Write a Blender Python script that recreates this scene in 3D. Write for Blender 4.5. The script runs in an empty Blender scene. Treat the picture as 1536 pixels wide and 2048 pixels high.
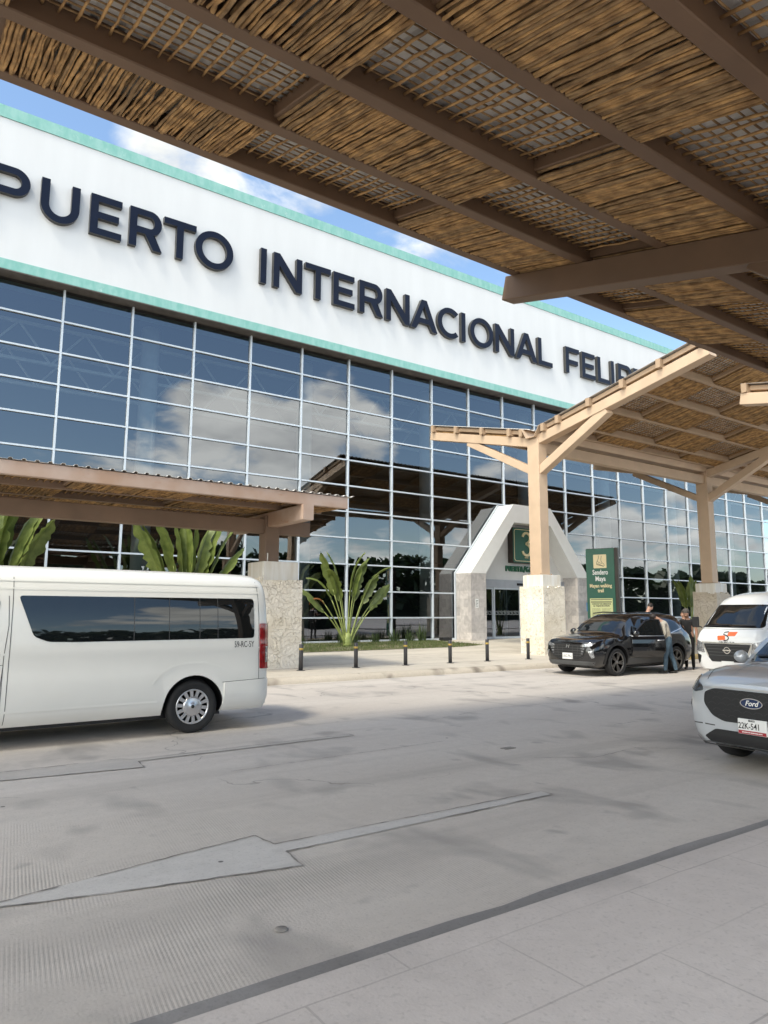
import bpy, bmesh, math, random
from math import sin, cos, pi, radians, sqrt, atan2
from mathutils import Vector, Matrix, geometry, noise as mnoise
from mathutils.bvhtree import BVHTree
random.seed(7)
SC = bpy.context.scene
COL = SC.collection
CAMH = 1.68

# ------------------------------------------------------------------ materials
def nt(name):
    m = bpy.data.materials.new(name); m.use_nodes = True
    return m, m.node_tree.nodes, m.node_tree.links, m.node_tree.nodes['Principled BSDF']

def mat(name, col, rough=.6, metal=0., spec=.5, var=.0, vscale=3., col2=None, bump=0., bscale=30., coat=0., streak=None, detail=6):
    """Principled surface, optional noise variation between col and col2, optional bump."""
    m, N, L, b = nt(name)
    b.inputs['Base Color'].default_value = (*col, 1)
    b.inputs['Roughness'].default_value = rough
    b.inputs['Metallic'].default_value = metal
    b.inputs['Specular IOR Level'].default_value = spec
    if coat: b.inputs['Coat Weight'].default_value = coat; b.inputs['Coat Roughness'].default_value = .03
    tc = N.new('ShaderNodeTexCoord')
    if var or col2:
        n = N.new('ShaderNodeTexNoise'); n.inputs['Scale'].default_value = vscale; n.inputs['Detail'].default_value = detail
        if streak:
            mp = N.new('ShaderNodeMapping'); mp.inputs['Scale'].default_value = streak
            L.new(tc.outputs['Object'], mp.inputs['Vector']); L.new(mp.outputs['Vector'], n.inputs['Vector'])
        else: L.new(tc.outputs['Object'], n.inputs['Vector'])
        r = N.new('ShaderNodeValToRGB')
        c2 = col2 or tuple(c * (1 - var) for c in col)
        r.color_ramp.elements[0].position = .35; r.color_ramp.elements[1].position = .68
        r.color_ramp.elements[0].color = (*c2, 1); r.color_ramp.elements[1].color = (*col, 1)
        L.new(n.outputs['Fac'], r.inputs['Fac']); L.new(r.outputs['Color'], b.inputs['Base Color'])
    if bump:
        n2 = N.new('ShaderNodeTexNoise'); n2.inputs['Scale'].default_value = bscale; n2.inputs['Detail'].default_value = 4
        L.new(tc.outputs['Object'], n2.inputs['Vector'])
        bp = N.new('ShaderNodeBump'); bp.inputs['Strength'].default_value = bump; bp.inputs['Distance'].default_value = .02
        L.new(n2.outputs['Fac'], bp.inputs['Height']); L.new(bp.outputs['Normal'], b.inputs['Normal'])
    return m

M = {}
M['beam_shaded'] = mat('beam_paint_shaded', (.155, .092, .053), .6, var=.15, vscale=1.6, bump=.05, bscale=25)  # beam paint with the shade under the near canopy put into its colour
M['beam_half_shaded'] = mat('beam_paint_half_shaded', (.42, .295, .195), .6, var=.15, vscale=1.6, bump=.05, bscale=25)  # beam paint partly darkened to stand for shade below the far roof
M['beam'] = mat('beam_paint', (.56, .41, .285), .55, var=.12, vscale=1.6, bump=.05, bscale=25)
M['rustbeam'] = mat('rust_beam_paint', (.46, .355, .295), .6, col2=(.38, .25, .175), vscale=1.1, bump=.06)
M['stick'] = mat('dry_stick', (.55, .325, .13), .75, col2=(.215, .118, .045), vscale=5., bump=.3, bscale=60)
M['stick2'] = mat('dry_stick_grey', (.37, .235, .11), .8, col2=(.17, .098, .042), vscale=6., bump=.3, bscale=60)
M['sheet'] = mat('zinc_sheet', (.60, .57, .535), .5, metal=.0, var=.3, vscale=2)
M['white_wall'] = mat('white_render', (.63, .63, .63), .75, var=.045, vscale=1.2, streak=(1.2, 1.2, .22), bump=.08, bscale=8)
M['teal'] = mat('teal_paint', (.185, .415, .36), .6, col2=(.265, .48, .43), vscale=2.4, streak=(2.2, 1, .9), detail=9)
def scuffed(m, col, sc=(3., 1, 1.), lo=.60, hi=.68, amt=.75):
    N, L = m.node_tree.nodes, m.node_tree.links; b = N['Principled BSDF']; src = b.inputs['Base Color'].links[0].from_socket
    tc = N.new('ShaderNodeTexCoord'); mp = N.new('ShaderNodeMapping'); mp.inputs['Scale'].default_value = sc; L.new(tc.outputs['Object'], mp.inputs['Vector'])
    n = N.new('ShaderNodeTexNoise'); n.inputs['Scale'].default_value = 2.; n.inputs['Detail'].default_value = 12; n.inputs['Roughness'].default_value = .72; L.new(mp.outputs[0], n.inputs['Vector'])
    r = N.new('ShaderNodeMapRange'); r.inputs['From Min'].default_value = lo; r.inputs['From Max'].default_value = hi; r.inputs['To Max'].default_value = amt; L.new(n.outputs['Fac'], r.inputs['Value'])
    x = N.new('ShaderNodeMix'); x.data_type = 'RGBA'; L.new(r.outputs[0], x.inputs['Factor']); L.new(src, x.inputs['A']); x.inputs['B'].default_value = (*col, 1); L.new(x.outputs['Result'], b.inputs['Base Color'])
scuffed(M['teal'], (.48, .60, .57), (1.4, 1, 1.2), .62, .69, .7); scuffed(M['white_wall'], (.50, .49, .46), (1.6, 1, .5), .655, .72, .35)
scuffed(M['beam'], (.34, .22, .13), (.8, .8, 3), .64, .72, .5); scuffed(M['rustbeam'], (.30, .12, .05), (.7, 1, 2.), .60, .68, .6); scuffed(M['beam_shaded'], (.12, .075, .05), (.5, 1.5, 2), .62, .70, .4)
M['soffit'] = mat('soffit_board', (.16, .14, .125), .8, var=.3)
M['alu'] = mat('white_aluminium', (.58, .63, .68), .4, var=.06)
M['letter'] = mat('navy_letter', (.007, .010, .024), .30, spec=.22, var=.2)
M['letter_side'] = mat('letter_side_metal', (.06, .058, .055), .4, metal=.2, var=.2)
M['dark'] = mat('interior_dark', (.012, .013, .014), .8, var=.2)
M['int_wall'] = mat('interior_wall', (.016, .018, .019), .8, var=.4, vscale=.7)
M['int_white'] = mat('interior_steel', (.75, .78, .80), .5, var=.1)
M['concrete_cap'] = mat('white_cap', (.74, .73, .70), .8, col2=(.60, .55, .46), vscale=1.6, streak=(3.2, 3.2, .35), bump=.2, bscale=12)
M['arch'] = mat('arch_white', (.80, .79, .77), .7, var=.05, vscale=2, bump=.05)
M['bollard'] = mat('bollard_grey', (.05, .05, .056), .45, var=.15)
M['yellow'] = mat('yellow_band', (.44, .30, .06), .5, var=.2, vscale=9)
M['rubber'] = mat('tyre_rubber', (.016, .016, .017), .75, var=.3, vscale=9)
M['black_plastic'] = mat('black_plastic', (.014, .014, .015), .45, var=.15)
M['grey_plastic'] = mat('grey_plastic', (.075, .075, .075), .55, var=.12)
M['silver'] = mat('silver_metal', (.62, .62, .63), .28, metal=.85, var=.06)
M['chrome'] = mat('chrome', (.8, .8, .8), .1, metal=1., var=.03)
M['gunmetal'] = mat('gunmetal_rim', (.20, .19, .18), .3, metal=.75, var=.08)
M['cream_paint'] = mat('cream_car_paint', (.79, .78, .74), .26, spec=.5, coat=.5, var=.02)
M['white_paint'] = mat('white_car_paint', (.80, .80, .79), .22, spec=.5, coat=.6, var=.02)
M['black_paint'] = mat('black_car_paint', (.006, .006, .007), .12, spec=.55, coat=.8, var=.1)
M['silver_paint'] = mat('silver_car_paint', (.55, .575, .60), .3, metal=.25, coat=.8, var=.03)
M['car_glass'] = mat('car_glass', (.008, .010, .011), .02, spec=.75, var=.1)
M['red_lamp'] = mat('red_lamp', (.32, .006, .008), .12, spec=.6, col2=(.20, .004, .006), vscale=12, coat=.5)
M['clear_lamp'] = mat('clear_lamp', (.55, .56, .57), .12, metal=.55, col2=(.16, .16, .17), vscale=24, coat=.6)
M['dark_lamp'] = mat('dark_lamp', (.12, .125, .13), .08, metal=.4, col2=(.02, .02, .022), vscale=22, coat=.8)
M['seam'] = mat('panel_gap', (.05, .05, .05), .7, var=.1)
M['plate_white'] = mat('plate_white', (.78, .78, .76), .5, var=.05)
M['ink'] = mat('black_ink', (.012, .012, .014), .5, var=.1)
M['plate_red'] = mat('plate_red', (.36, .02, .03), .5, var=.1)
M['badge_blue'] = mat('badge_blue', (.012, .03, .09), .2, var=.1, coat=.5)
M['orange'] = mat('orange_vinyl', (.82, .16, .045), .4, var=.06)
M['sign_green'] = mat('sign_green', (.012, .105, .064), .4, var=.12)
M['sign_dark'] = mat('sign_dark_edge', (.035, .026, .02), .5, var=.2)
M['sign_cream'] = mat('sign_cream', (.80, .67, .40), .45, var=.06)
M['sign_white'] = mat('sign_white', (.80, .80, .78), .45, var=.03)
M['paper'] = mat('notice_yellow', (.68, .70, .36), .6, var=.06, vscale=8)
M['gate_green'] = mat('gate_letter_green', (.008, .12, .05), .4, var=.1)
M['sticker_blue'] = mat('sticker_blue', (.12, .30, .55), .5, var=.1)
M['skin'] = mat('skin', (.42, .235, .16), .5, var=.12, vscale=8)
M['skin2'] = mat('skin_pale', (.50, .29, .21), .5, var=.12, vscale=8)
M['hair_grey'] = mat('hair_grey', (.11, .095, .085), .7, var=.4, vscale=40)
M['hair_dark'] = mat('hair_dark', (.025, .016, .012), .6, var=.4, vscale=40)
M['jeans'] = mat('blue_jeans', (.06, .105, .155), .8, col2=(.10, .16, .215), vscale=7, bump=.3, bscale=40)
M['beige_shirt'] = mat('beige_shirt', (.47, .43, .36), .85, col2=(.36, .32, .27), vscale=8, bump=.5, bscale=14)
M['black_cloth'] = mat('black_cloth', (.012, .012, .014), .85, var=.3, vscale=9, bump=.5, bscale=14)
M['white_cloth'] = mat('white_cloth', (.70, .69, .74), .85, var=.12, vscale=9, bump=.4, bscale=14)
M['shoe'] = mat('dark_shoe', (.02, .018, .017), .6, var=.2)
M['seat_beige'] = mat('seat_leather', (.20, .18, .15), .6, var=.2)

def leaf_mat(name, c1, c2, rib=False):
    m, N, L, b = nt(name)
    tc = N.new('ShaderNodeTexCoord'); n = N.new('ShaderNodeTexNoise'); n.inputs['Scale'].default_value = 3.5; n.inputs['Detail'].default_value = 8
    L.new(tc.outputs['Object'], n.inputs['Vector'])
    r = N.new('ShaderNodeValToRGB'); r.color_ramp.elements[0].color = (*c1, 1); r.color_ramp.elements[1].color = (*c2, 1)
    r.color_ramp.elements[0].position = .3; r.color_ramp.elements[1].position = .7
    L.new(n.outputs['Fac'], r.inputs['Fac']); L.new(r.outputs['Color'], b.inputs['Base Color'])
    b.inputs['Roughness'].default_value = .42
    tr = N.new('ShaderNodeBsdfTranslucent'); L.new(r.outputs['Color'], tr.inputs['Color'])
    mx = N.new('ShaderNodeMixShader'); mx.inputs['Fac'].default_value = .3
    L.new(b.outputs[0], mx.inputs[1]); L.new(tr.outputs[0], mx.inputs[2])
    L.new(mx.outputs[0], N['Material Output'].inputs['Surface'])
    return m
M['leaf'] = leaf_mat('palm_leaf', (.085, .12, .026), (.21, .25, .065))
M['leaf_brown'] = leaf_mat('dead_leaf', (.20, .065, .02), (.30, .14, .04))
M['stalk'] = mat('palm_stalk', (.30, .34, .10), .5, col2=(.20, .24, .07), vscale=4)
M['tuft'] = leaf_mat('tuft_leaf', (.05, .085, .03), (.12, .16, .07))
M['grass'] = leaf_mat('lawn_grass', (.06, .10, .022), (.16, .19, .06))
M['soil'] = mat('lawn_soil', (.11, .115, .045), .9, col2=(.17, .145, .085), vscale=2.5)
M['rust_dark'] = mat('rust_brown_beam', (.245, .165, .115), .6, var=.2, vscale=1.3)
M['tree'] = leaf_mat('far_leaf', (.018, .035, .012), (.045, .075, .025))

def coral_stone(name, base, crack=True):
    m, N, L, b = nt(name)
    tc = N.new('ShaderNodeTexCoord')
    n = N.new('ShaderNodeTexNoise'); n.inputs['Scale'].default_value = 1.1; n.inputs['Detail'].default_value = 8
    L.new(tc.outputs['Object'], n.inputs['Vector'])
    r = N.new('ShaderNodeValToRGB'); e = r.color_ramp.elements
    e[0].position = .3; e[0].color = (base[0]*.90, base[1]*.86, base[2]*.78, 1); e[1].position = .62; e[1].color = (*base, 1)
    L.new(n.outputs['Fac'], r.inputs['Fac'])
    nd = N.new('ShaderNodeTexNoise'); nd.inputs['Scale'].default_value = 2.2; nd.inputs['Detail'].default_value = 3
    L.new(tc.outputs['Object'], nd.inputs['Vector'])
    va = N.new('ShaderNodeVectorMath'); va.operation = 'MULTIPLY_ADD'; va.inputs[1].default_value = (1.1, 1.1, 1.1)
    L.new(nd.outputs['Color'], va.inputs[0]); L.new(tc.outputs['Object'], va.inputs[2])
    v = N.new('ShaderNodeTexVoronoi'); v.feature = 'DISTANCE_TO_EDGE'; v.inputs['Scale'].default_value = 4.2
    L.new(va.outputs[0], v.inputs['Vector'])
    cr = N.new('ShaderNodeMapRange'); cr.inputs['From Min'].default_value = .006; cr.inputs['From Max'].default_value = .02; L.new(v.outputs['Distance'], cr.inputs['Value'])
    n2 = N.new('ShaderNodeTexNoise'); n2.inputs['Scale'].default_value = 2.; L.new(tc.outputs['Object'], n2.inputs['Vector'])
    g = N.new('ShaderNodeMapRange'); g.inputs['From Min'].default_value = .47; g.inputs['From Max'].default_value = .62; L.new(n2.outputs['Fac'], g.inputs['Value'])
    mxm = N.new('ShaderNodeMath'); mxm.operation = 'MAXIMUM'; L.new(cr.outputs[0], mxm.inputs[0]); L.new(g.outputs[0], mxm.inputs[1])
    mx = N.new('ShaderNodeMix'); mx.data_type = 'RGBA'
    mx.inputs['A'].default_value = (base[0]*.60, base[1]*.54, base[2]*.45, 1); L.new(r.outputs['Color'], mx.inputs['B']); L.new(mxm.outputs[0], mx.inputs['Factor'])
    L.new(mx.outputs['Result'], b.inputs['Base Color']); b.inputs['Roughness'].default_value = .9
    nb = N.new('ShaderNodeTexNoise'); nb.inputs['Scale'].default_value = 16; nb.inputs['Detail'].default_value = 8; L.new(tc.outputs['Object'], nb.inputs['Vector'])
    ad = N.new('ShaderNodeMath'); ad.operation = 'MULTIPLY_ADD'; ad.inputs[1].default_value = .8; L.new(cr.outputs[0], ad.inputs[0]); L.new(nb.outputs['Fac'], ad.inputs[2])
    bp = N.new('ShaderNodeBump'); bp.inputs['Strength'].default_value = .9; bp.inputs['Distance'].default_value = .04
    L.new(ad.outputs[0], bp.inputs['Height']); L.new(bp.outputs['Normal'], b.inputs['Normal'])
    return m
M['coral'] = coral_stone('coral_stone', (.80, .74, .645))
M['coral_grey'] = coral_stone('coral_stone_grey', (.60, .53, .44))

def tile_stone():
    m, N, L, b = nt('marble_tile')
    tc = N.new('ShaderNodeTexCoord'); mp = N.new('ShaderNodeMapping'); mp.inputs['Rotation'].default_value = (radians(90), 0, 0)
    sep = N.new('ShaderNodeSeparateXYZ'); L.new(tc.outputs['Object'], sep.inputs[0])
    add = N.new('ShaderNodeMath'); add.operation = 'ADD'; L.new(sep.outputs['X'], add.inputs[0]); L.new(sep.outputs['Y'], add.inputs[1])
    cb = N.new('ShaderNodeCombineXYZ'); L.new(add.outputs[0], cb.inputs['X']); L.new(sep.outputs['Z'], cb.inputs['Y'])
    br = N.new('ShaderNodeTexBrick'); br.inputs['Scale'].default_value = 1; br.inputs['Brick Width'].default_value = .62; br.inputs['Row Height'].default_value = .42
    br.inputs['Mortar Size'].default_value = .004; br.inputs['Color1'].default_value = (.57, .54, .52, 1); br.inputs['Color2'].default_value = (.40, .38, .375, 1); br.inputs['Mortar'].default_value = (.40, .37, .34, 1)
    br.inputs['Bias'].default_value = 0
    L.new(cb.outputs[0], br.inputs['Vector'])
    n = N.new('ShaderNodeTexNoise'); n.inputs['Scale'].default_value = 2.5; n.inputs['Detail'].default_value = 9; n.inputs['Distortion'].default_value = 1.5
    L.new(tc.outputs['Object'], n.inputs['Vector'])
    r = N.new('ShaderNodeValToRGB'); r.color_ramp.elements[0].position = .3; r.color_ramp.elements[0].color = (.8, .78, .76, 1); r.color_ramp.elements[1].position = .65; r.color_ramp.elements[1].color = (1.12, 1.1, 1.08, 1)
    L.new(n.outputs['Fac'], r.inputs['Fac'])
    mx = N.new('ShaderNodeMix'); mx.data_type = 'RGBA'; mx.blend_type = 'MULTIPLY'; mx.inputs['Factor'].default_value = 1
    L.new(br.outputs['Color'], mx.inputs['A']); L.new(r.outputs['Color'], mx.inputs['B'])
    L.new(mx.outputs['Result'], b.inputs['Base Color']); b.inputs['Roughness'].default_value = .55
    return m
M['tile'] = tile_stone()

def glass_mat():
    m, N, L, b = nt('facade_glass')
    N.remove(b)
    tc = N.new('ShaderNodeTexCoord'); n = N.new('ShaderNodeTexNoise'); n.inputs['Scale'].default_value = .55; n.inputs['Detail'].default_value = 1
    L.new(tc.outputs['Object'], n.inputs['Vector'])
    bp = N.new('ShaderNodeBump'); bp.inputs['Strength'].default_value = .06; bp.inputs['Distance'].default_value = .06
    L.new(n.outputs['Fac'], bp.inputs['Height'])
    fr = N.new('ShaderNodeFresnel'); fr.inputs['IOR'].default_value = 1.6; L.new(bp.outputs['Normal'], fr.inputs['Normal'])
    ma = N.new('ShaderNodeMath'); ma.operation = 'MULTIPLY_ADD'; ma.inputs[1].default_value = 1.0; ma.inputs[2].default_value = .12; ma.use_clamp = True
    L.new(fr.outputs[0], ma.inputs[0])
    gl = N.new('ShaderNodeBsdfGlossy'); gl.inputs['Roughness'].default_value = 0.; gl.inputs['Color'].default_value = (.92, .95, 1, 1); L.new(bp.outputs['Normal'], gl.inputs['Normal'])
    tr = N.new('ShaderNodeBsdfTransparent'); tr.inputs['Color'].default_value = (.46, .51, .51, 1)
    mx = N.new('ShaderNodeMixShader'); L.new(ma.outputs[0], mx.inputs['Fac']); L.new(tr.outputs[0], mx.inputs[1]); L.new(gl.outputs[0], mx.inputs[2])
    L.new(mx.outputs[0], N['Material Output'].inputs['Surface'])
    return m
M['glass'] = glass_mat()

def concrete(name, c_lo, c_hi, stain=(.16, .145, .13), groove=False, tiles=False, stain_amt=.6):
    m, N, L, b = nt(name)
    def new(t, **k):
        n = N.new(t)
        for a, v in k.items(): setattr(n, a, v)
        return n
    tc = new('ShaderNodeTexCoord')
    def noise(sc, det=6, dist=0, vec=None):
        n = new('ShaderNodeTexNoise'); n.inputs['Scale'].default_value = sc; n.inputs['Detail'].default_value = det; n.inputs['Distortion'].default_value = dist
        L.new(vec or tc.outputs['Object'], n.inputs['Vector']); return n
    def rng(src, a, bb, c=0., d=1.):
        r = new('ShaderNodeMapRange'); r.inputs['From Min'].default_value = a; r.inputs['From Max'].default_value = bb; r.inputs['To Min'].default_value = c; r.inputs['To Max'].default_value = d
        L.new(src, r.inputs['Value']); return r.outputs[0]
    def mixc(f, A, B, bt='MIX'):
        x = new('ShaderNodeMix', data_type='RGBA', blend_type=bt)
        if isinstance(f, float): x.inputs['Factor'].default_value = f
        else: L.new(f, x.inputs['Factor'])
        for s, v in (('A', A), ('B', B)):
            if isinstance(v, tuple): x.inputs[s].default_value = (*v, 1)
            else: L.new(v, x.inputs[s])
        return x.outputs['Result']
    mp = new('ShaderNodeMapping'); mp.inputs['Scale'].default_value = (.35, 1.2, 1); L.new(tc.outputs['Object'], mp.inputs['Vector'])
    base = mixc(rng(noise(.5, 8, 0, mp.outputs[0]).outputs['Fac'], .35, .68), c_lo, c_hi)
    base = mixc(rng(noise(9, 6).outputs['Fac'], .3, .7, 0, .22), base, tuple(c * .72 for c in c_lo))
    mp2 = new('ShaderNodeMapping'); mp2.inputs['Scale'].default_value = (1.2, .75, 1); mp2.inputs['Rotation'].default_value = (0, 0, .3); L.new(tc.outputs['Object'], mp2.inputs['Vector'])
    s1 = rng(noise(1.05, 3, .4, mp2.outputs[0]).outputs['Fac'], .555, .70, 0, stain_amt)
    base = mixc(s1, base, stain)
    s2 = rng(noise(2.6, 2, .2).outputs['Fac'], .68, .76, 0, stain_amt * .8)
    base = mixc(s2, base, stain)
    mp3 = new('ShaderNodeMapping'); mp3.inputs['Scale'].default_value = (.10, 1.9, 1); mp3.inputs['Rotation'].default_value = (0, 0, -.03); L.new(tc.outputs['Object'], mp3.inputs['Vector'])
    base = mixc(rng(noise(1., 5, .2, mp3.outputs[0]).outputs['Fac'], .52, .70, 0, .42), base, tuple(c * .66 for c in c_lo))
    base = mixc(rng(noise(38, 4).outputs['Fac'], .55, .72, 0, .35), base, tuple(c * .6 for c in c_lo))
    nb_ = noise(2.2, 5); vb = new('ShaderNodeVectorMath', operation='MULTIPLY_ADD'); vb.inputs[1].default_value = (.35, .6, 0); L.new(nb_.outputs['Color'], vb.inputs[0]); L.new(tc.outputs['Object'], vb.inputs[2])
    vv = new('ShaderNodeTexVoronoi'); vv.inputs['Scale'].default_value = 1.25; L.new(vb.outputs[0], vv.inputs['Vector'])
    sc_ = new('ShaderNodeSeparateColor'); L.new(vv.outputs['Color'], sc_.inputs[0])
    bm_ = new('ShaderNodeMath', operation='MULTIPLY'); L.new(rng(vv.outputs['Distance'], .12, .30, stain_amt*.75, 0.), bm_.inputs[0]); L.new(rng(sc_.outputs[0], .62, .75), bm_.inputs[1])
    base = mixc(bm_.outputs[0], base, tuple(c * .8 for c in stain))
    v = new('ShaderNodeTexVoronoi'); v.inputs['Scale'].default_value = 1.3; L.new(tc.outputs['Object'], v.inputs['Vector'])
    base = mixc(rng(v.outputs['Distance'], .022, .03, .8, 0.), base, (.05, .045, .045))
    h = noise(60, 5).outputs['Fac']
    if groove:
        rot = new('ShaderNodeMapping'); rot.inputs['Rotation'].default_value = (0, 0, radians(8)); L.new(tc.outputs['Object'], rot.inputs['Vector'])
        w = new('ShaderNodeTexWave', wave_type='BANDS', bands_direction='X'); w.inputs['Scale'].default_value = 14.5; w.inputs['Distortion'].default_value = .25; w.inputs['Detail'].default_value = 1; w.inputs['Detail Scale'].default_value = .6
        L.new(rot.outputs[0], w.inputs['Vector'])
        pm = rng(noise(1.1, 5, .3).outputs['Fac'], .42, .62)
        sp = new('ShaderNodeSeparateXYZ'); L.new(tc.outputs['Object'], sp.inputs[0])
        ym = rng(sp.outputs['Y'], 4.6, 8., 1., 0.)
        xm = rng(sp.outputs['X'], 3., 6., 1., 0.)
        mm = new('ShaderNodeMath', operation='MULTIPLY'); L.new(ym, mm.inputs[0]); L.new(xm, mm.inputs[1])
        m2 = new('ShaderNodeMath', operation='MULTIPLY'); L.new(mm.outputs[0], m2.inputs[0]); L.new(pm, m2.inputs[1])
        gw = new('ShaderNodeMath', operation='MULTIPLY'); L.new(rng(w.outputs['Fac'], .25, .75), gw.inputs[0]); L.new(m2.outputs[0], gw.inputs[1])
        gs = new('ShaderNodeMath', operation='MULTIPLY'); L.new(gw.outputs[0], gs.inputs[0]); gs.inputs[1].default_value = .15
        base = mixc(gs.outputs[0], base, tuple(c * .45 for c in c_lo))
        hh = new('ShaderNodeMath', operation='MULTIPLY_ADD'); L.new(gw.outputs[0], hh.inputs[0]); hh.inputs[1].default_value = -.7; L.new(h, hh.inputs[2]); h = hh.outputs[0]
        # worn hairline cracks
        nd = noise(1.4, 4); va = new('ShaderNodeVectorMath', operation='MULTIPLY_ADD'); va.inputs[1].default_value = (1.2, 1.2, 0); L.new(nd.outputs['Color'], va.inputs[0]); L.new(tc.outputs['Object'], va.inputs[2])
        vc = new('ShaderNodeTexVoronoi', feature='DISTANCE_TO_EDGE'); vc.inputs['Scale'].default_value = .22; L.new(va.outputs[0], vc.inputs['Vector'])
        cm = rng(noise(.35, 1).outputs['Fac'], .52, .56)
        ck = new('ShaderNodeMath', operation='MULTIPLY'); L.new(rng(vc.outputs['Distance'], .0, .004, .5, 0.), ck.inputs[0]); L.new(cm, ck.inputs[1])
        base = mixc(ck.outputs[0], base, (.10, .095, .09))
    if tiles:
        nd = noise(1.2, 3); va = new('ShaderNodeVectorMath', operation='MULTIPLY_ADD'); va.inputs[1].default_value = (.05, .05, 0); L.new(nd.outputs['Color'], va.inputs[0]); L.new(tc.outputs['Object'], va.inputs[2])
        br = new('ShaderNodeTexBrick'); br.inputs['Scale'].default_value = 1; br.inputs['Brick Width'].default_value = tiles[0]; br.inputs['Row Height'].default_value = tiles[1]; br.inputs['Mortar Size'].default_value = .006
        L.new(va.outputs[0], br.inputs['Vector'])
        fm = rng(noise(.8, 2).outputs['Fac'], .35, .6, .08, .5)
        f2 = new('ShaderNodeMath', operation='MULTIPLY'); L.new(br.outputs['Fac'], f2.inputs[0]); L.new(fm, f2.inputs[1])
        base = mixc(f2.outputs[0], base, tuple(c * .5 for c in c_lo))
    L.new(base, b.inputs['Base Color']); b.inputs['Roughness'].default_value = .82; b.inputs['Specular IOR Level'].default_value = .3
    bp = new('ShaderNodeBump'); bp.inputs['Strength'].default_value = .35; bp.inputs['Distance'].default_value = .006
    L.new(h, bp.inputs['Height']); L.new(bp.outputs['Normal'], b.inputs['Normal'])
    return m
M['road'] = concrete('road_concrete', (.515, .465, .42), (.59, .54, .49), groove=True, stain=(.31, .285, .265), stain_amt=.75)
M['walk'] = concrete('pavement_concrete', (.52, .465, .43), (.63, .57, .53), stain=(.42, .38, .355), tiles=(1.05, .55), stain_amt=.5)
M['fore'] = concrete('forecourt_concrete', (.53, .475, .40), (.62, .56, .475), stain=(.37, .31, .25), stain_amt=.4)
M['kerb'] = concrete('kerb_concrete', (.47, .41, .33), (.60, .53, .44), stain=(.20, .165, .13), stain_amt=.8)
M['gutter'] = concrete('gutter_concrete', (.22, .21, .205), (.43, .41, .395), stain=(.17, .16, .155))
M['patch'] = concrete('patch_concrete', (.525, .495, .465), (.60, .57, .54), stain=(.40, .38, .36), stain_amt=.5)
M['patch_dark'] = concrete('patch_concrete_dark', (.45, .415, .38), (.52, .48, .44), stain=(.38, .35, .32), stain_amt=.5)
M['crack'] = mat('crack_line', (.15, .14, .13), .9, col2=(.34, .31, .28), vscale=6)

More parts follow.
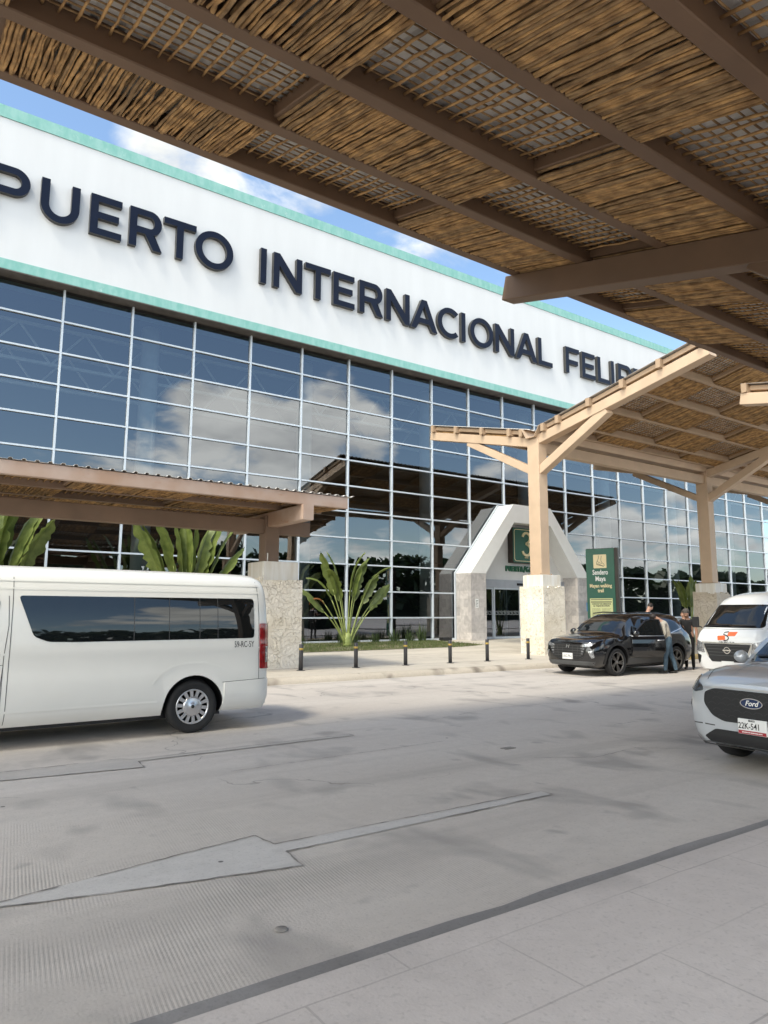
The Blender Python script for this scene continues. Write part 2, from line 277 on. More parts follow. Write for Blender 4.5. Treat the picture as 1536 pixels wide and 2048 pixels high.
# ------------------------------------------------------------------ mesh builder
class MB:
    def __init__(s): s.v = []; s.f = []; s.mi = []; s.sm = []
    def add(s, vs, fs, mi=0, smooth=False):
        o = len(s.v); s.v += [Vector(v) for v in vs]
        for f in fs: s.f.append([i + o for i in f]); s.mi.append(mi); s.sm.append(smooth)
    def box(s, x0, x1, y0, y1, z0, z1, mi=0, M_=None):
        vs = [Vector(p) for p in ((x0,y0,z0),(x1,y0,z0),(x1,y1,z0),(x0,y1,z0),(x0,y0,z1),(x1,y0,z1),(x1,y1,z1),(x0,y1,z1))]
        if M_: vs = [M_ @ v for v in vs]
        s.add(vs, [(3,2,1,0),(4,5,6,7),(0,1,5,4),(1,2,6,5),(2,3,7,6),(3,0,4,7)], mi)
    def beam(s, p, q, w, h, side=None, c=.012, mi=0):
        """chamfered rectangular bar from p to q; side = horizontal width direction"""
        p = Vector(p); q = Vector(q); d = (q - p).normalized()
        if side is None:
            side = d.cross(Vector((0, 0, 1)))
            if side.length < 1e-4: side = Vector((1, 0, 0))
        sd = Vector(side).normalized(); u = sd.cross(d).normalized()
        if u.z < 0: u = -u
        a, b = w / 2, h / 2
        pr = [(-a+c,-b),(a-c,-b),(a,-b+c),(a,b-c),(a-c,b),(-a+c,b),(-a,b-c),(-a,-b+c)]
        vs = [p + sd*x + u*y for x, y in pr] + [q + sd*x + u*y for x, y in pr]
        fs = [(i, (i+1) % 8, 8+(i+1) % 8, 8+i) for i in range(8)] + [tuple(range(7,-1,-1)), tuple(range(8,16))]
        s.add(vs, fs, mi)
    def tube(s, pts, rad, n=6, mi=0, cap=True, smooth=True, flat=1.):
        pts = [Vector(p) for p in pts]
        if not hasattr(rad, '__len__'): rad = [rad] * len(pts)
        vs = []; ref = None
        for i, p in enumerate(pts):
            d = (pts[min(i+1, len(pts)-1)] - pts[max(i-1, 0)]).normalized()
            if ref is None: ref = Vector((0,0,1)) if abs(d.z) < .9 else Vector((1,0,0))
            a = d.cross(ref).normalized(); b = a.cross(d).normalized(); ref = b
            for k in range(n):
                t = 2*pi*k/n; vs.append(p + a*cos(t)*rad[i] + b*sin(t)*rad[i]*flat)
        fs = [(i*n+k, i*n+(k+1) % n, (i+1)*n+(k+1) % n, (i+1)*n+k) for i in range(len(pts)-1) for k in range(n)]
        if cap: fs += [tuple(range(n-1,-1,-1)), tuple((len(pts)-1)*n + k for k in range(n))]
        s.add(vs, fs, mi, smooth)
    def lathe(s, prof, n=24, axis='z', o=(0,0,0), mi=0, smooth=True, cap=True):
        vs = []
        for r, h in prof:
            for k in range(n):
                t = 2*pi*k/n; c_, s_ = cos(t)*r, sin(t)*r
                vs.append(Vector(o) + (Vector((c_, s_, h)) if axis == 'z' else Vector((c_, h, s_)) if axis == 'y' else Vector((h, c_, s_))))
        m = len(prof)
        fs = [(i*n+k, i*n+(k+1) % n, (i+1)*n+(k+1) % n, (i+1)*n+k) for i in range(m-1) for k in range(n)]
        s.add(vs, fs, mi, smooth)
        for i, rev in ((0, True), (m-1, False)):
            if cap and prof[i][0] > 1e-5:
                r = [i*n+k + len(s.v) - m*n for k in range(n)]
                s.f.append(r[::-1] if rev else r); s.mi.append(mi); s.sm.append(False)
    def prism(s, poly, y0, y1, mi=0, plane='xz', side_mi=None):
        """extrude 2D polygon (simple, may be concave)"""
        g = {'xz': lambda a, b, h: (a, h, b), 'xy': lambda a, b, h: (a, b, h), 'yz': lambda a, b, h: (h, a, b)}[plane]
        n = len(poly)
        A = [g(a, b, y0) for a, b in poly]; B = [g(a, b, y1) for a, b in poly]
        s.add(A + B, [(i, (i+1) % n, n+(i+1) % n, n+i) for i in range(n)], mi if side_mi is None else side_mi)
        tri = geometry.tessellate_polygon([[Vector((a, b, 0)) for a, b in poly]])
        s.add(A, [t for t in tri], mi); s.add(B, [t[::-1] for t in tri], mi)
    def build(s, name, mats, parent=None, local=False, bevel=0, fixn=True):
        me = bpy.data.meshes.new(name)
        off = Vector((0, 0, 0))
        if parent is not None and not local:
            r = parent
            while r is not None: off += r.location; r = r.parent
        me.from_pydata([v - off for v in s.v], [], s.f)
        if not isinstance(mats, (list, tuple)): mats = [mats]
        for m_ in mats: me.materials.append(m_)
        me.polygons.foreach_set('material_index', s.mi); me.polygons.foreach_set('use_smooth', s.sm)
        me.update()
        if fixn:
            bm = bmesh.new(); bm.from_mesh(me); bmesh.ops.recalc_face_normals(bm, faces=bm.faces); bm.to_mesh(me); bm.free()
        o = bpy.data.objects.new(name, me); COL.objects.link(o)
        if parent is not None: o.parent = parent
        if bevel:
            b = o.modifiers.new('bevel', 'BEVEL'); b.width = bevel; b.segments = 2; b.limit_method = 'ANGLE'; b.angle_limit = radians(50)
        return o

def tag(o, label=None, cat=None, group=None, kind=None):
    if label: o['label'] = label
    if cat: o['category'] = cat
    if group: o['group'] = group
    if kind: o['kind'] = kind
    return o
def thing(name, loc, label, cat, group=None):
    o = bpy.data.objects.new(name, None); COL.objects.link(o); o.location = loc; o.empty_display_size = .3
    return tag(o, label, cat, group)
def kids(o): return [c for c in bpy.data.objects if c.parent == o]
def dup(o, parent=None):
    c = o.copy(); COL.objects.link(c)
    if parent is not None: c.parent = parent
    for k in kids_map.get(o.name, []): dup(k, c)
    return c
kids_map = {}
def remap():
    kids_map.clear()
    for o in bpy.data.objects:
        if o.parent: kids_map.setdefault(o.parent.name, []).append(o)
def structure(o): o['kind'] = 'structure'; return o
ORD = ['first','second','third','fourth','fifth','sixth','seventh','eighth','ninth','tenth','eleventh','twelfth','thirteenth','fourteenth','fifteenth','sixteenth']

def fill_curve(splines, ext=0., bev=0., closed=True):
    """2D filled curve (holes allowed) -> verts, faces (xy plane, z +-ext)"""
    cu = bpy.data.curves.new('c', 'CURVE'); cu.dimensions = '2D'; cu.fill_mode = 'BOTH'; cu.extrude = ext; cu.bevel_depth = bev
    for sp in splines:
        s = cu.splines.new('POLY'); s.points.add(len(sp)-1); s.use_cyclic_u = True
        for i, (x, y) in enumerate(sp): s.points[i].co = (x, y, 0, 1)
    return _curve_mesh(cu)
def _curve_mesh(cu):
    ob = bpy.data.objects.new('tmp', cu); COL.objects.link(ob)
    dg = bpy.context.evaluated_depsgraph_get(); dg.update()
    me = bpy.data.meshes.new_from_object(ob.evaluated_get(dg))
    vs = [v.co.copy() for v in me.vertices]; fs = [tuple(p.vertices) for p in me.polygons]; nz = [p.normal.z for p in me.polygons]
    bpy.data.objects.remove(ob); bpy.data.meshes.remove(me)
    return vs, fs, nz
def text_mesh(txt, size, ext=0., bold=0., width=None, align='CENTER', spacing=1., shear=0.):
    cu = bpy.data.curves.new('t', 'FONT'); cu.body = txt; cu.size = size; cu.extrude = ext; cu.offset = bold; cu.align_x = align; cu.space_character = spacing; cu.resolution_u = 3; cu.shear = shear
    vs, fs, nz = _curve_mesh(cu)
    if width:
        x0 = min(v.x for v in vs); x1 = max(v.x for v in vs); k = width / max(1e-6, x1 - x0)
        for v in vs: v.x *= k
    return vs, fs
def put(mb, vf, f, mi=0):
    """add 2D mesh mapped with f(x, y, z)"""
    mb.add([f(v.x, v.y, v.z) for v in vf[0]], vf[1], mi)

# ------------------------------------------------------------------ camera
cd = bpy.data.cameras.new('camera'); cam = bpy.data.objects.new('camera', cd); COL.objects.link(cam); SC.camera = cam
cd.sensor_fit = 'VERTICAL'; cd.sensor_height = 24; cd.lens = 1420 / 2048 * 24; cd.clip_end = 3000; cd.clip_start = .05
yaw, pitch, roll = radians(35.2707), radians(8.0075), radians(.21137)
fw = Vector((sin(yaw)*cos(pitch), cos(yaw)*cos(pitch), sin(pitch))); rt = Vector((cos(yaw), -sin(yaw), 0)); up = rt.cross(fw)
r2 = rt*cos(roll) + up*sin(roll); u2 = -rt*sin(roll) + up*cos(roll)
mw = Matrix((r2, u2, -fw)).transposed().to_4x4(); mw.translation = (0, 0, CAMH); cam.matrix_world = mw
def ray(px, py): return fw + r2*((px-768)/1420) + u2*((1024-py)/1420)

# ------------------------------------------------------------------ world and sun
SUN_EL = radians(57); SUN_AZ = (-.94, -.341)          # towards the sun, horizontally
w = bpy.data.worlds.new('World'); SC.world = w; w.use_nodes = True
N = w.node_tree.nodes; L = w.node_tree.links
bg = N['Background']
sky = N.new('ShaderNodeTexSky'); sky.sky_type = 'NISHITA'; sky.sun_disc = False; sky.sun_elevation = SUN_EL
sky.sun_rotation = atan2(SUN_AZ[0], SUN_AZ[1]); sky.air_density = 1.0; sky.dust_density = .6; sky.ozone_density = 2.
tc = N.new('ShaderNodeTexCoord')
sepd = N.new('ShaderNodeSeparateXYZ'); L.new(tc.outputs['Generated'], sepd.inputs[0])
def wm(op, a, b=None, clamp=False):
    n = N.new('ShaderNodeMath'); n.operation = op; n.use_clamp = clamp
    for i, v in enumerate((a, b)):
        if v is None: continue
        if isinstance(v, (int, float)): n.inputs[i].default_value = v
        else: L.new(v, n.inputs[i])
    return n.outputs[0]
zz = wm('ADD', wm('MAXIMUM', sepd.outputs['Z'], 0.), .28)
cx = wm('DIVIDE', sepd.outputs['X'], zz); cy = wm('DIVIDE', sepd.outputs['Y'], zz)
cb = N.new('ShaderNodeCombineXYZ'); L.new(cx, cb.inputs[0]); L.new(cy, cb.inputs[1]); L.new(wm('MULTIPLY', sepd.outputs['Z'], 1.2), cb.inputs[2])
n1 = N.new('ShaderNodeTexNoise'); n1.inputs['Scale'].default_value = 4.6; n1.inputs['Detail'].default_value = 9; n1.inputs['Roughness'].default_value = .55; n1.inputs['Distortion'].default_value = .25
L.new(cb.outputs[0], n1.inputs['Vector'])
n2 = N.new('ShaderNodeTexNoise'); n2.inputs['Scale'].default_value = 11; n2.inputs['Detail'].default_value = 6; L.new(cb.outputs[0], n2.inputs['Vector'])
dens = n1.outputs['Fac']
# cloud banks and one added fill bank: (direction, angular radius deg, strength)
def refl(px, py):
    d = ray(px, py).normalized(); return Vector((d.x, -d.y, d.z))
def direct(px, py): return ray(px, py).normalized()
BLOBS = [(Vector((-.93, -.2, .40)).normalized(), 55, .22), (Vector((.5, -.85, .35)).normalized(), 30, .05), (refl(450, 790), 6, .15), (refl(560, 850), 5.5, .13), (refl(330, 880), 5.5, .13), (refl(700, 890), 5, .18), (refl(640, 780), 3, .09), (refl(500, 940), 5, .06),  # first bank lies out of view, added to brighten the shaded ground
         (refl(1300, 1030), 5.5, .16), (refl(1210, 1060), 4, .13), (refl(1420, 1035), 5, .14), (refl(960, 1010), 5, .12), (refl(60, 560), 11, -.3), (refl(170, 700), 10, -.25), (refl(60, 760), 8, -.2), (refl(900, 820), 7, -.25), (refl(1200, 930), 6, -.2), (refl(520, 690), 6, -.25), (refl(760, 760), 4, -.15), (refl(1400, 930), 7, -.2),
         (direct(290, 300), 3., .07), (direct(480, 400), 9, .02), (direct(760, 470), 5, .0), (direct(80, 205), 7, -.14), (direct(1000, 545), 4, .02), (direct(1290, 650), 7, -.08)]
for d, rad, st in BLOBS:
    dp = N.new('ShaderNodeVectorMath'); dp.operation = 'DOT_PRODUCT'; dp.inputs[1].default_value = d; L.new(tc.outputs['Generated'], dp.inputs[0])
    mr = N.new('ShaderNodeMapRange'); mr.interpolation_type = 'SMOOTHSTEP'; mr.inputs['From Min'].default_value = cos(radians(rad)); mr.inputs['From Max'].default_value = cos(radians(rad*.25)); mr.inputs['To Min'].default_value = 0; mr.inputs['To Max'].default_value = st
    L.new(dp.outputs['Value'], mr.inputs['Value']); dens = wm('ADD', dens, mr.outputs[0])
dens = wm('ADD', dens, wm('MULTIPLY', wm('SUBTRACT', n2.outputs['Fac'], .5), .16))
cm = N.new('ShaderNodeMapRange'); cm.interpolation_type = 'SMOOTHSTEP'; cm.inputs['From Min'].default_value = .49; cm.inputs['From Max'].default_value = .70; L.new(dens, cm.inputs['Value'])
core = N.new('ShaderNodeMapRange'); core.inputs['From Min'].default_value = .42; core.inputs['From Max'].default_value = .66; n3 = N.new('ShaderNodeTexNoise'); n3.inputs['Scale'].default_value = 5.; n3.inputs['Detail'].default_value = 7; o3 = N.new('ShaderNodeVectorMath'); o3.operation = 'ADD'; o3.inputs[1].default_value = (.05, .03, -.16); L.new(cb.outputs[0], o3.inputs[0]); L.new(o3.outputs[0], n3.inputs['Vector']); L.new(n3.outputs['Fac'], core.inputs['Value'])
cc = N.new('ShaderNodeMix'); cc.data_type = 'RGBA'; cc.inputs['A'].default_value = (4.3, 4.25, 4.2, 1); cc.inputs['B'].default_value = (2.7, 2.7, 2.75, 1); L.new(core.outputs[0], cc.inputs['Factor'])
sdp = N.new('ShaderNodeVectorMath'); sdp.operation = 'DOT_PRODUCT'; sdp.inputs[1].default_value = Vector((-.93, -.2, .40)).normalized(); L.new(tc.outputs['Generated'], sdp.inputs[0])
fill_gain = N.new('ShaderNodeMapRange'); fill_gain.interpolation_type = 'SMOOTHSTEP'; fill_gain.inputs['From Min'].default_value = .35; fill_gain.inputs['From Max'].default_value = .95; fill_gain.inputs['To Min'].default_value = 1.; fill_gain.inputs['To Max'].default_value = 2.6; L.new(sdp.outputs['Value'], fill_gain.inputs['Value'])  # unseen clouds on that side made brighter as fill for the shade
hz = N.new('ShaderNodeMapRange'); hz.inputs['From Min'].default_value = -.02; hz.inputs['From Max'].default_value = .05; L.new(sepd.outputs['Z'], hz.inputs['Value'])
mk = wm('MULTIPLY', cm.outputs[0], wm('MULTIPLY', hz.outputs[0], .93))
mxs = N.new('ShaderNodeMix'); mxs.data_type = 'RGBA'; L.new(mk, mxs.inputs['Factor']); L.new(sky.outputs['Color'], mxs.inputs['A']); gm = N.new('ShaderNodeVectorMath'); gm.operation = 'SCALE'; L.new(cc.outputs['Result'], gm.inputs[0]); bk = N.new('ShaderNodeMapRange'); bk.inputs['From Min'].default_value = .25; bk.inputs['From Max'].default_value = -.35; bk.inputs['To Min'].default_value = 1.; bk.inputs['To Max'].default_value = 2.2; L.new(sepd.outputs['Y'], bk.inputs['Value']); L.new(wm('MULTIPLY', fill_gain.outputs[0], bk.outputs[0]), gm.inputs['Scale']); L.new(gm.outputs[0], mxs.inputs['B'])  # clouds behind the camera brightened for glass reflections, also lifting the shade
L.new(mxs.outputs['Result'], bg.inputs['Color']); bg.inputs['Strength'].default_value = .15
sd = bpy.data.lights.new('sun', 'SUN'); sd.energy = 1.35; sd.angle = radians(9.0); sd.color = (1, .93, .82)
so = bpy.data.objects.new('sun', sd); COL.objects.link(so)
S = Vector((SUN_AZ[0]*cos(SUN_EL), SUN_AZ[1]*cos(SUN_EL), sin(SUN_EL)))
so.rotation_euler = S.to_track_quat('Z', 'Y').to_euler(); so.location = (-20, -10, 40)
SC.view_settings.view_transform = 'Standard'; SC.view_settings.look = 'None'; SC.view_settings.exposure = 1.03; SC.view_settings.gamma = 1; SC.view_settings.use_white_balance = True; SC.view_settings.white_balance_temperature = 6750; SC.view_settings.white_balance_tint = 5
SC.render.engine = 'CYCLES'; SC.cycles.use_denoising = True; SC.cycles.max_bounces = 8; SC.cycles.transparent_max_bounces = 12; SC.cycles.caustics_reflective = False; SC.cycles.caustics_refractive = False
# ------------------------------------------------------------------ ground (setting)
def sheet(name, pts, m, kind='structure'):
    b = MB(); b.add(pts, [tuple(range(len(pts)))]); o = b.build(name, m, fixn=False); o['kind'] = kind; return o
structure(sheet('road', [(-400,-400,0),(400,-400,0),(400,400,0),(-400,400,0)], M['road']))
b = MB()   # far forecourt with rounded kerb
prof = [(15.12,0.),(15.14,.06),(15.19,.115),(15.27,.143),(15.36,.15)]
xs = [-40 + i*1.0 for i in range(131)]
vs = []; 
for x in xs:
    for y, z in prof: 
        k = mnoise.noise(Vector((x*.9, y*3, z*4)))*.018
        vs.append((x, y + k - .1*max(0, (11-x)/10)*(x < 11 and x > -20) , max(0, z + k*.25*(z > .02))))
n = len(prof); fs = [(i*n+j, i*n+j+1, (i+1)*n+j+1, (i+1)*n+j) for i in range(len(xs)-1) for j in range(n-1)]
b.add(vs, fs, 0, True); structure(b.build('kerb', M['kerb'], fixn=False))
def fz(y): return .15 + (y - 15.36) * .011
b = MB()
b.add([(x, 15.3 if x < 11 else 15.36, .1495) for x in (-40, 10.9)] + [(10.9, 28.6, fz(28.6)), (-40, 28.6, fz(28.6))] , [(0,1,2,3)])
b.add([(10.9, 15.36, .15), (90, 15.36, .15), (90, 28.6, fz(28.6)), (10.9, 28.6, fz(28.6))], [(0,1,2,3)])
structure(b.build('forecourt', M['fore'], fixn=False))
b = MB(); b.box(21.6, 26.5, 15.02, 15.34, 0.002, .165); structure(b.build('painted_kerb', mat('kerb_yellow', (.55, .36, .06), .7, col2=(.40, .30, .15), vscale=4), bevel=.03))
b = MB(); b.box(-60, 60, -7, 2.93, -.05, .10); structure(b.build('pavement', M['walk'], bevel=.02))
def wavy(x, a=.02, f=1.3, s=0): return a*mnoise.noise(Vector((x*f, s, 0)))
xs = [-20 + .35*i for i in range(200)]
b = MB(); b.add([(x, 2.9, .004) for x in xs] + [(x, 3.19 + wavy(x, .03, .9, 3) + wavy(x, .02, 5., 7), .004) for x in xs], [(i, i+1, 200+i+1, 200+i) for i in range(199)])
structure(b.build('gutter', M['gutter'], fixn=False))
# old arrow markings recast in the concrete
def marking(pts, m, name='road_arrow'):
    o = sheet(name, [(x, y, .004) for x, y in pts], m); return o
A1 = [(.55,4.83),(1.2,4.96),(2.47,5.17),(2.50,4.90),(5.28,4.87),(5.27,4.73),(2.50,4.71),(2.46,4.40),(1.3,4.64)]
A2 = [(.2,8.42),(1.2,8.60),(2.42,8.62),(2.50,8.50),(5.48,8.56),(5.47,8.43),(2.54,8.37),(2.51,8.03),(1.1,8.2)]
def outline(name, pts, wd, closed=True, seed=0):
    b = MB(); n = len(pts); r = random.Random(seed)
    for i in range(n if closed else n-1):
        p = Vector((*pts[i], 0)); q = Vector((*pts[(i+1) % n], 0)); L_ = (q-p).length; k = max(1, int(L_/.06)); d = (q-p)/L_; s = Vector((-d.y, d.x, 0))
        P = []
        for j in range(k+1):
            c = p + (q-p)*(j/k) + s*r.uniform(-.006, .006); wv = wd*r.uniform(.35, 1.1)*(0.25 if mnoise.noise(Vector((c.x*2.2, c.y*2.2, seed))) > .28 else 1)
            P.append((c - s*wv/2, c + s*wv/2))
        b.add([Vector((v.x, v.y, .008)) for pr in P for v in pr], [(2*j, 2*j+2, 2*j+3, 2*j+1) for j in range(k)])
    return structure(b.build(name, M['crack'], fixn=False))
marking(A1, M['patch']); marking(A2, M['patch_dark'])
outline('road_joint', A1, .019, seed=1); outline('road_joint', A2, .022, seed=2)
outline('road_joint', [(-20,2.90),(0,2.93),(30,2.92)], .012, False, 3)
for i, pts in enumerate(([(3.2,7.3),(4.5,7.35),(6.2,7.4)], [(7.2,8.9),(9,9.4),(11.5,9.2)], [(6.4,6.0),(7.0,5.6),(7.9,5.7),(8.4,5.3)], [(9.5,11.2),(14,11.6),(19,11.3)])):
    outline('road_crack', pts, .016, False, 10+i)
b = MB(); b.lathe([(0,.009),(.034,.009),(.038,.004)], 20, o=(1.9,3.62,0)); structure(b.build('road_drain_cap', M['crack']))
b = MB(); b.box(6.48, 6.66, 6.54, 6.64, .002, .008); structure(b.build('road_drain_plate', M['crack']))

# ------------------------------------------------------------------ terminal building
YG = 28.0; MX0, MS = 4.84, 2.5648; RZ0, RP = 13.746, 1.2344
bld = thing('terminal_building', (28, 28, 0), 'long white airport terminal with blue glass curtain wall and teal edge bands', 'building')
YW = 27.42
def longwall(z0, z1, y0, x0=-40, x1=95, step=None):
    b = MB(); b.box(x0, x1, y0, 29.2, z0, z1); return b
longwall(14.172, 19.55, YW).build('wall', M['white_wall'], bld)
longwall(13.80, 14.17, YW - .03).build('lower_band', M['teal'], bld)
longwall(19.552, 20.02, YW - .04).build('upper_band', M['teal'], bld)
b = MB(); b.box(-40, 95, YW - .02, 28.3, 13.76, 13.797); b.build('soffit', M['soffit'], bld)
b = MB(); b.box(-40, 95, 27.93, 28.12, .24, .37); b.build('sill', M['alu'], bld)
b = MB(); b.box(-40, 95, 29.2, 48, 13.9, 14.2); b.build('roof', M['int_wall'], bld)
rows = [RZ0 - RP*t for t in range(0, 11)]            # transom heights, last to the sill
NB0, NB1 = -4, 26
for n in range(NB0, NB1):
    x0 = MX0 + MS*n; x1 = x0 + MS
    f = MB(); f.box(x0 - .035, x0 + .035, 27.90, 28.06, .37, 13.758)
    skip_low = 24.3 < (x0+x1)/2 < 33.4
    for t in range(1, 11):
        z = rows[t]
        if skip_low and z < 6.4 and x0 > 24.2 and x1 < 33.5: continue
        f.box(x0 + .0352, x1 - .0352, 27.915, 28.055, z - .032, z + .032)
    fo = f.build('window', M['alu'], bld)
    g = MB(); r = random.Random(n)
    zs = rows + [.37]
    for t in range(11):
        zt, zb = zs[t], zs[t+1]
        if skip_low and zb < 5 and x0 > 24.2 and x1 < 33.5: continue
        a, c = r.gauss(0, .004), r.gauss(0, .003)
        y = 28.0
        g.add([(x0+.01, y-a-c, zb), (x1-.01, y+a-c, zb), (x1-.01, y+a+c, zt), (x0+.01, y-a+c, zt)], [(0,1,2,3)])
    g.build('pane', M['glass'], fo, fixn=False)
# dim hall behind the glass
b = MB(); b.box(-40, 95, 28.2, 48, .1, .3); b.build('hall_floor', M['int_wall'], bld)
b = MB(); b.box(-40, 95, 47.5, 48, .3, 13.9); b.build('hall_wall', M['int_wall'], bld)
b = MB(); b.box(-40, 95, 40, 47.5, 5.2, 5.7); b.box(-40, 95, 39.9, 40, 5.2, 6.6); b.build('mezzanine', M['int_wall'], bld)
for n in range(-2, 22, 3):
    x = MX0 + MS*(n+.55); b = MB(); b.lathe([(.38,.3),(.38,13.9)], 20, o=(x, 30.2, 0)); b.build('hall_column', M['int_white'], bld)
for y in (31.5, 35):
    b = MB(); b.beam((-30,y,13.5),(90,y,13.5), .14,.14); b.beam((-30,y,11.9),(90,y,11.9), .14,.14)
    x = -30; k = 0
    while x < 88:
        b.beam((x, y, 11.9 if k % 2 else 13.5), (x+1.3, y, 13.5 if k % 2 else 11.9), .08, .08); x += 1.3; k += 1
    b.build('roof_truss', M['int_white'], bld)

# wall sign: letters one by one
def arc(cx, cy, rx, ry, a0, a1, n=18): return [(cx + rx*cos(radians(a0 + (a1-a0)*i/n)), cy + ry*sin(radians(a0 + (a1-a0)*i/n))) for i in range(n+1)]
def glyph(ch, w, h=1., s=.19):
    """outline polygons of a geometric sans capital, width w, height h, stem s"""
    t = s*.92
    if ch == 'I': return [[(0,0),(w,0),(w,h),(0,h)]]
    if ch == 'L': return [[(0,0),(w,0),(w,t),(s,t),(s,h),(0,h)]]
    if ch == 'T': return [[(w/2-s/2,0),(w/2+s/2,0),(w/2+s/2,h-t),(w,h-t),(w,h),(0,h),(0,h-t),(w/2-s/2,h-t)]]
    if ch == 'E': return [[(0,0),(w,0),(w,t),(s,t),(s,.415*h),(w*.90,.415*h),(w*.90,.415*h+t),(s,.415*h+t),(s,h-t),(w*.985,h-t),(w*.985,h),(0,h)]]
    if ch == 'F': return [[(0,0),(s,0),(s,.36*h),(w*.90,.36*h),(w*.90,.36*h+t),(s,.36*h+t),(s,h-t),(w,h-t),(w,h),(0,h)]]
    if ch == 'N': return [[(0,0),(s,0),(s,h*.66),(w-s*1.02,0),(w,0),(w,h),(w-s,h),(w-s,h*.34),(s*1.02,h),(0,h)]]
    if ch == 'A': 
        k = s*1.13
        return [[(0,0),(k,0),(k+.13*w,.22*h),(w-k-.13*w,.22*h),(w-k,0),(w,0),(w/2+k*.5,h),(w/2-k*.5,h)], [(w*.5-.165*w,.22*h+t),(w*.5,.80*h),(w*.5+.165*w,.22*h+t)]]
    if ch == 'U':
        r = w/2; return [[(0,h),(0,r)] + arc(r, r, r, r, 180, 360) + [(w,h),(w-s,h)] + arc(r, r, r-s, r-s*.95, 360, 180) + [(s,h)]]
    if ch == 'O': return [arc(w/2, h/2, w/2, h*.515, 0, 360, 48)[:-1], arc(w/2, h/2, w/2-s, h*.515-t, 0, 360, 48)[:-1]]
    if ch == 'C':
        return [arc(w*.56, h/2, w*.56, h*.515, 48, 312, 40) + arc(w*.56, h/2, w*.56-s, h*.515-t, 312, 48, 40)]
    if ch in 'PR':
        z0 = .34*h if ch == 'P' else .37*h; ry = (h-z0)/2; cx = w - ry*1.0; cx = max(cx, s*1.3)
        rx = w - cx - (0 if ch == 'P' else .03*w)
        o = [(0,0),(s,0),(s,z0)] 
        if ch == 'R': o += [(w*.47,z0),(w-s*1.22,0),(w,0),(w*.47+s*1.12,z0+.035*h)]
        o += arc(cx, z0+ry, rx, ry, -75 if ch == 'R' else -90, 90, 20) + [(0,h)]
        i = [(s,z0+t),(s,h-t)] + arc(cx, z0+ry, rx-s, ry-t, 90, -90, 16)
        return [o, i]
sign = thing('facade_sign', (22, 27.4, 16), 'row of large navy blue raised letters across the white terminal wall', 'sign')
LET = [('P',1.85,3.32),('U',3.68,5.03),('E',5.42,6.6),('R',6.89,8.2),('T',8.25,9.6),('O',9.58,11.26),('I',12.55,12.83),('N',13.18,14.62),('T',14.79,16.14),('E',16.29,17.48),('R',17.76,19.15),('N',19.34,20.80),('A',20.88,22.62),('C',22.64,24.16),
       ('I',24.28,24.57),('O',24.91,26.62),('N',26.77,28.26),('A',28.38,30.12),('L',30.22,31.43),('F',32.62,33.86),('E',34.12,35.36),('L',35.6,36.78),('I',36.95,37.24),('P',37.66,39.1),('E',39.28,40.5)]
ZB, HL = 16.0, 1.62
for ch, x0, x1 in LET:
    sp = glyph(ch, x1-x0, HL, .29)
    vs, fs, nz = fill_curve(sp, ext=.10)
    b = MB(); fr = [f for f, z in zip(fs, nz) if z > .9]; sd_ = [f for f, z in zip(fs, nz) if z <= .9]
    F = lambda v: Vector((x0 + v.x, 27.31 - v.z, ZB + v.y))
    b.add([F(v) for v in vs], fr, 0); b.add([F(v) for v in vs], sd_, 1)
    b.build('letter', [M['letter'], M['letter_side']], sign, bevel=.0)

# ------------------------------------------------------------------ gate portal
gate = thing('gate_portal', (28.87, 26.74, .25), 'white trapezoid concrete gateway with grey marble legs around sliding glass doors', 'gateway')
XC = 28.87; YF = 26.74
def mir(p): return [(2*XC - x, z) for x, z in p]
leg = [(24.29,.24),(25.32,.24),(25.32,3.65),(24.29,3.65)]
for q in (leg, mir(leg)):
    b = MB(); b.prism(q, YF, 27.95); b.build('leg', M['tile'], gate)
band = [(24.29,3.652),(25.32,3.652),(27.45,6.45),(30.29,6.45),(32.42,3.652),(33.45,3.652),(30.32,7.43),(27.42,7.43)]
b = MB(); b.prism(band, YF, 27.95); b.build('arch', M['arch'], gate, bevel=.015)
b = MB(); b.prism([(24.2,3.7),(27.34,7.50),(30.40,7.50),(33.54,3.7),(33.54,.3),(33.47,.3),(33.47,3.66),(30.33,7.44),(27.41,7.44),(24.27,3.66),(24.27,.3),(24.2,.3)], 27.86, 27.94); b.build('edge_trim', M['alu'], gate)
b = MB(); b.prism([(25.32,3.42),(32.42,3.42),(32.42,3.66),(30.29,6.46),(27.45,6.46),(25.32,3.66)], 27.80, 27.93); b.build('back_wall', M['arch'], gate)
b = MB(); b.box(25.32, 32.42, 27.72, 27.86, 3.0, 3.418); b.build('door_header', mat('header_grey', (.44, .46, .50), .5, var=.08), gate)
b = MB(); b.lathe([(.0,-.3),(.06,-.3),(.06,.3),(0,.3)], 12, axis='x', o=(28.85, 27.68, 3.2)); b.build('door_sensor', M['black_plastic'], gate)
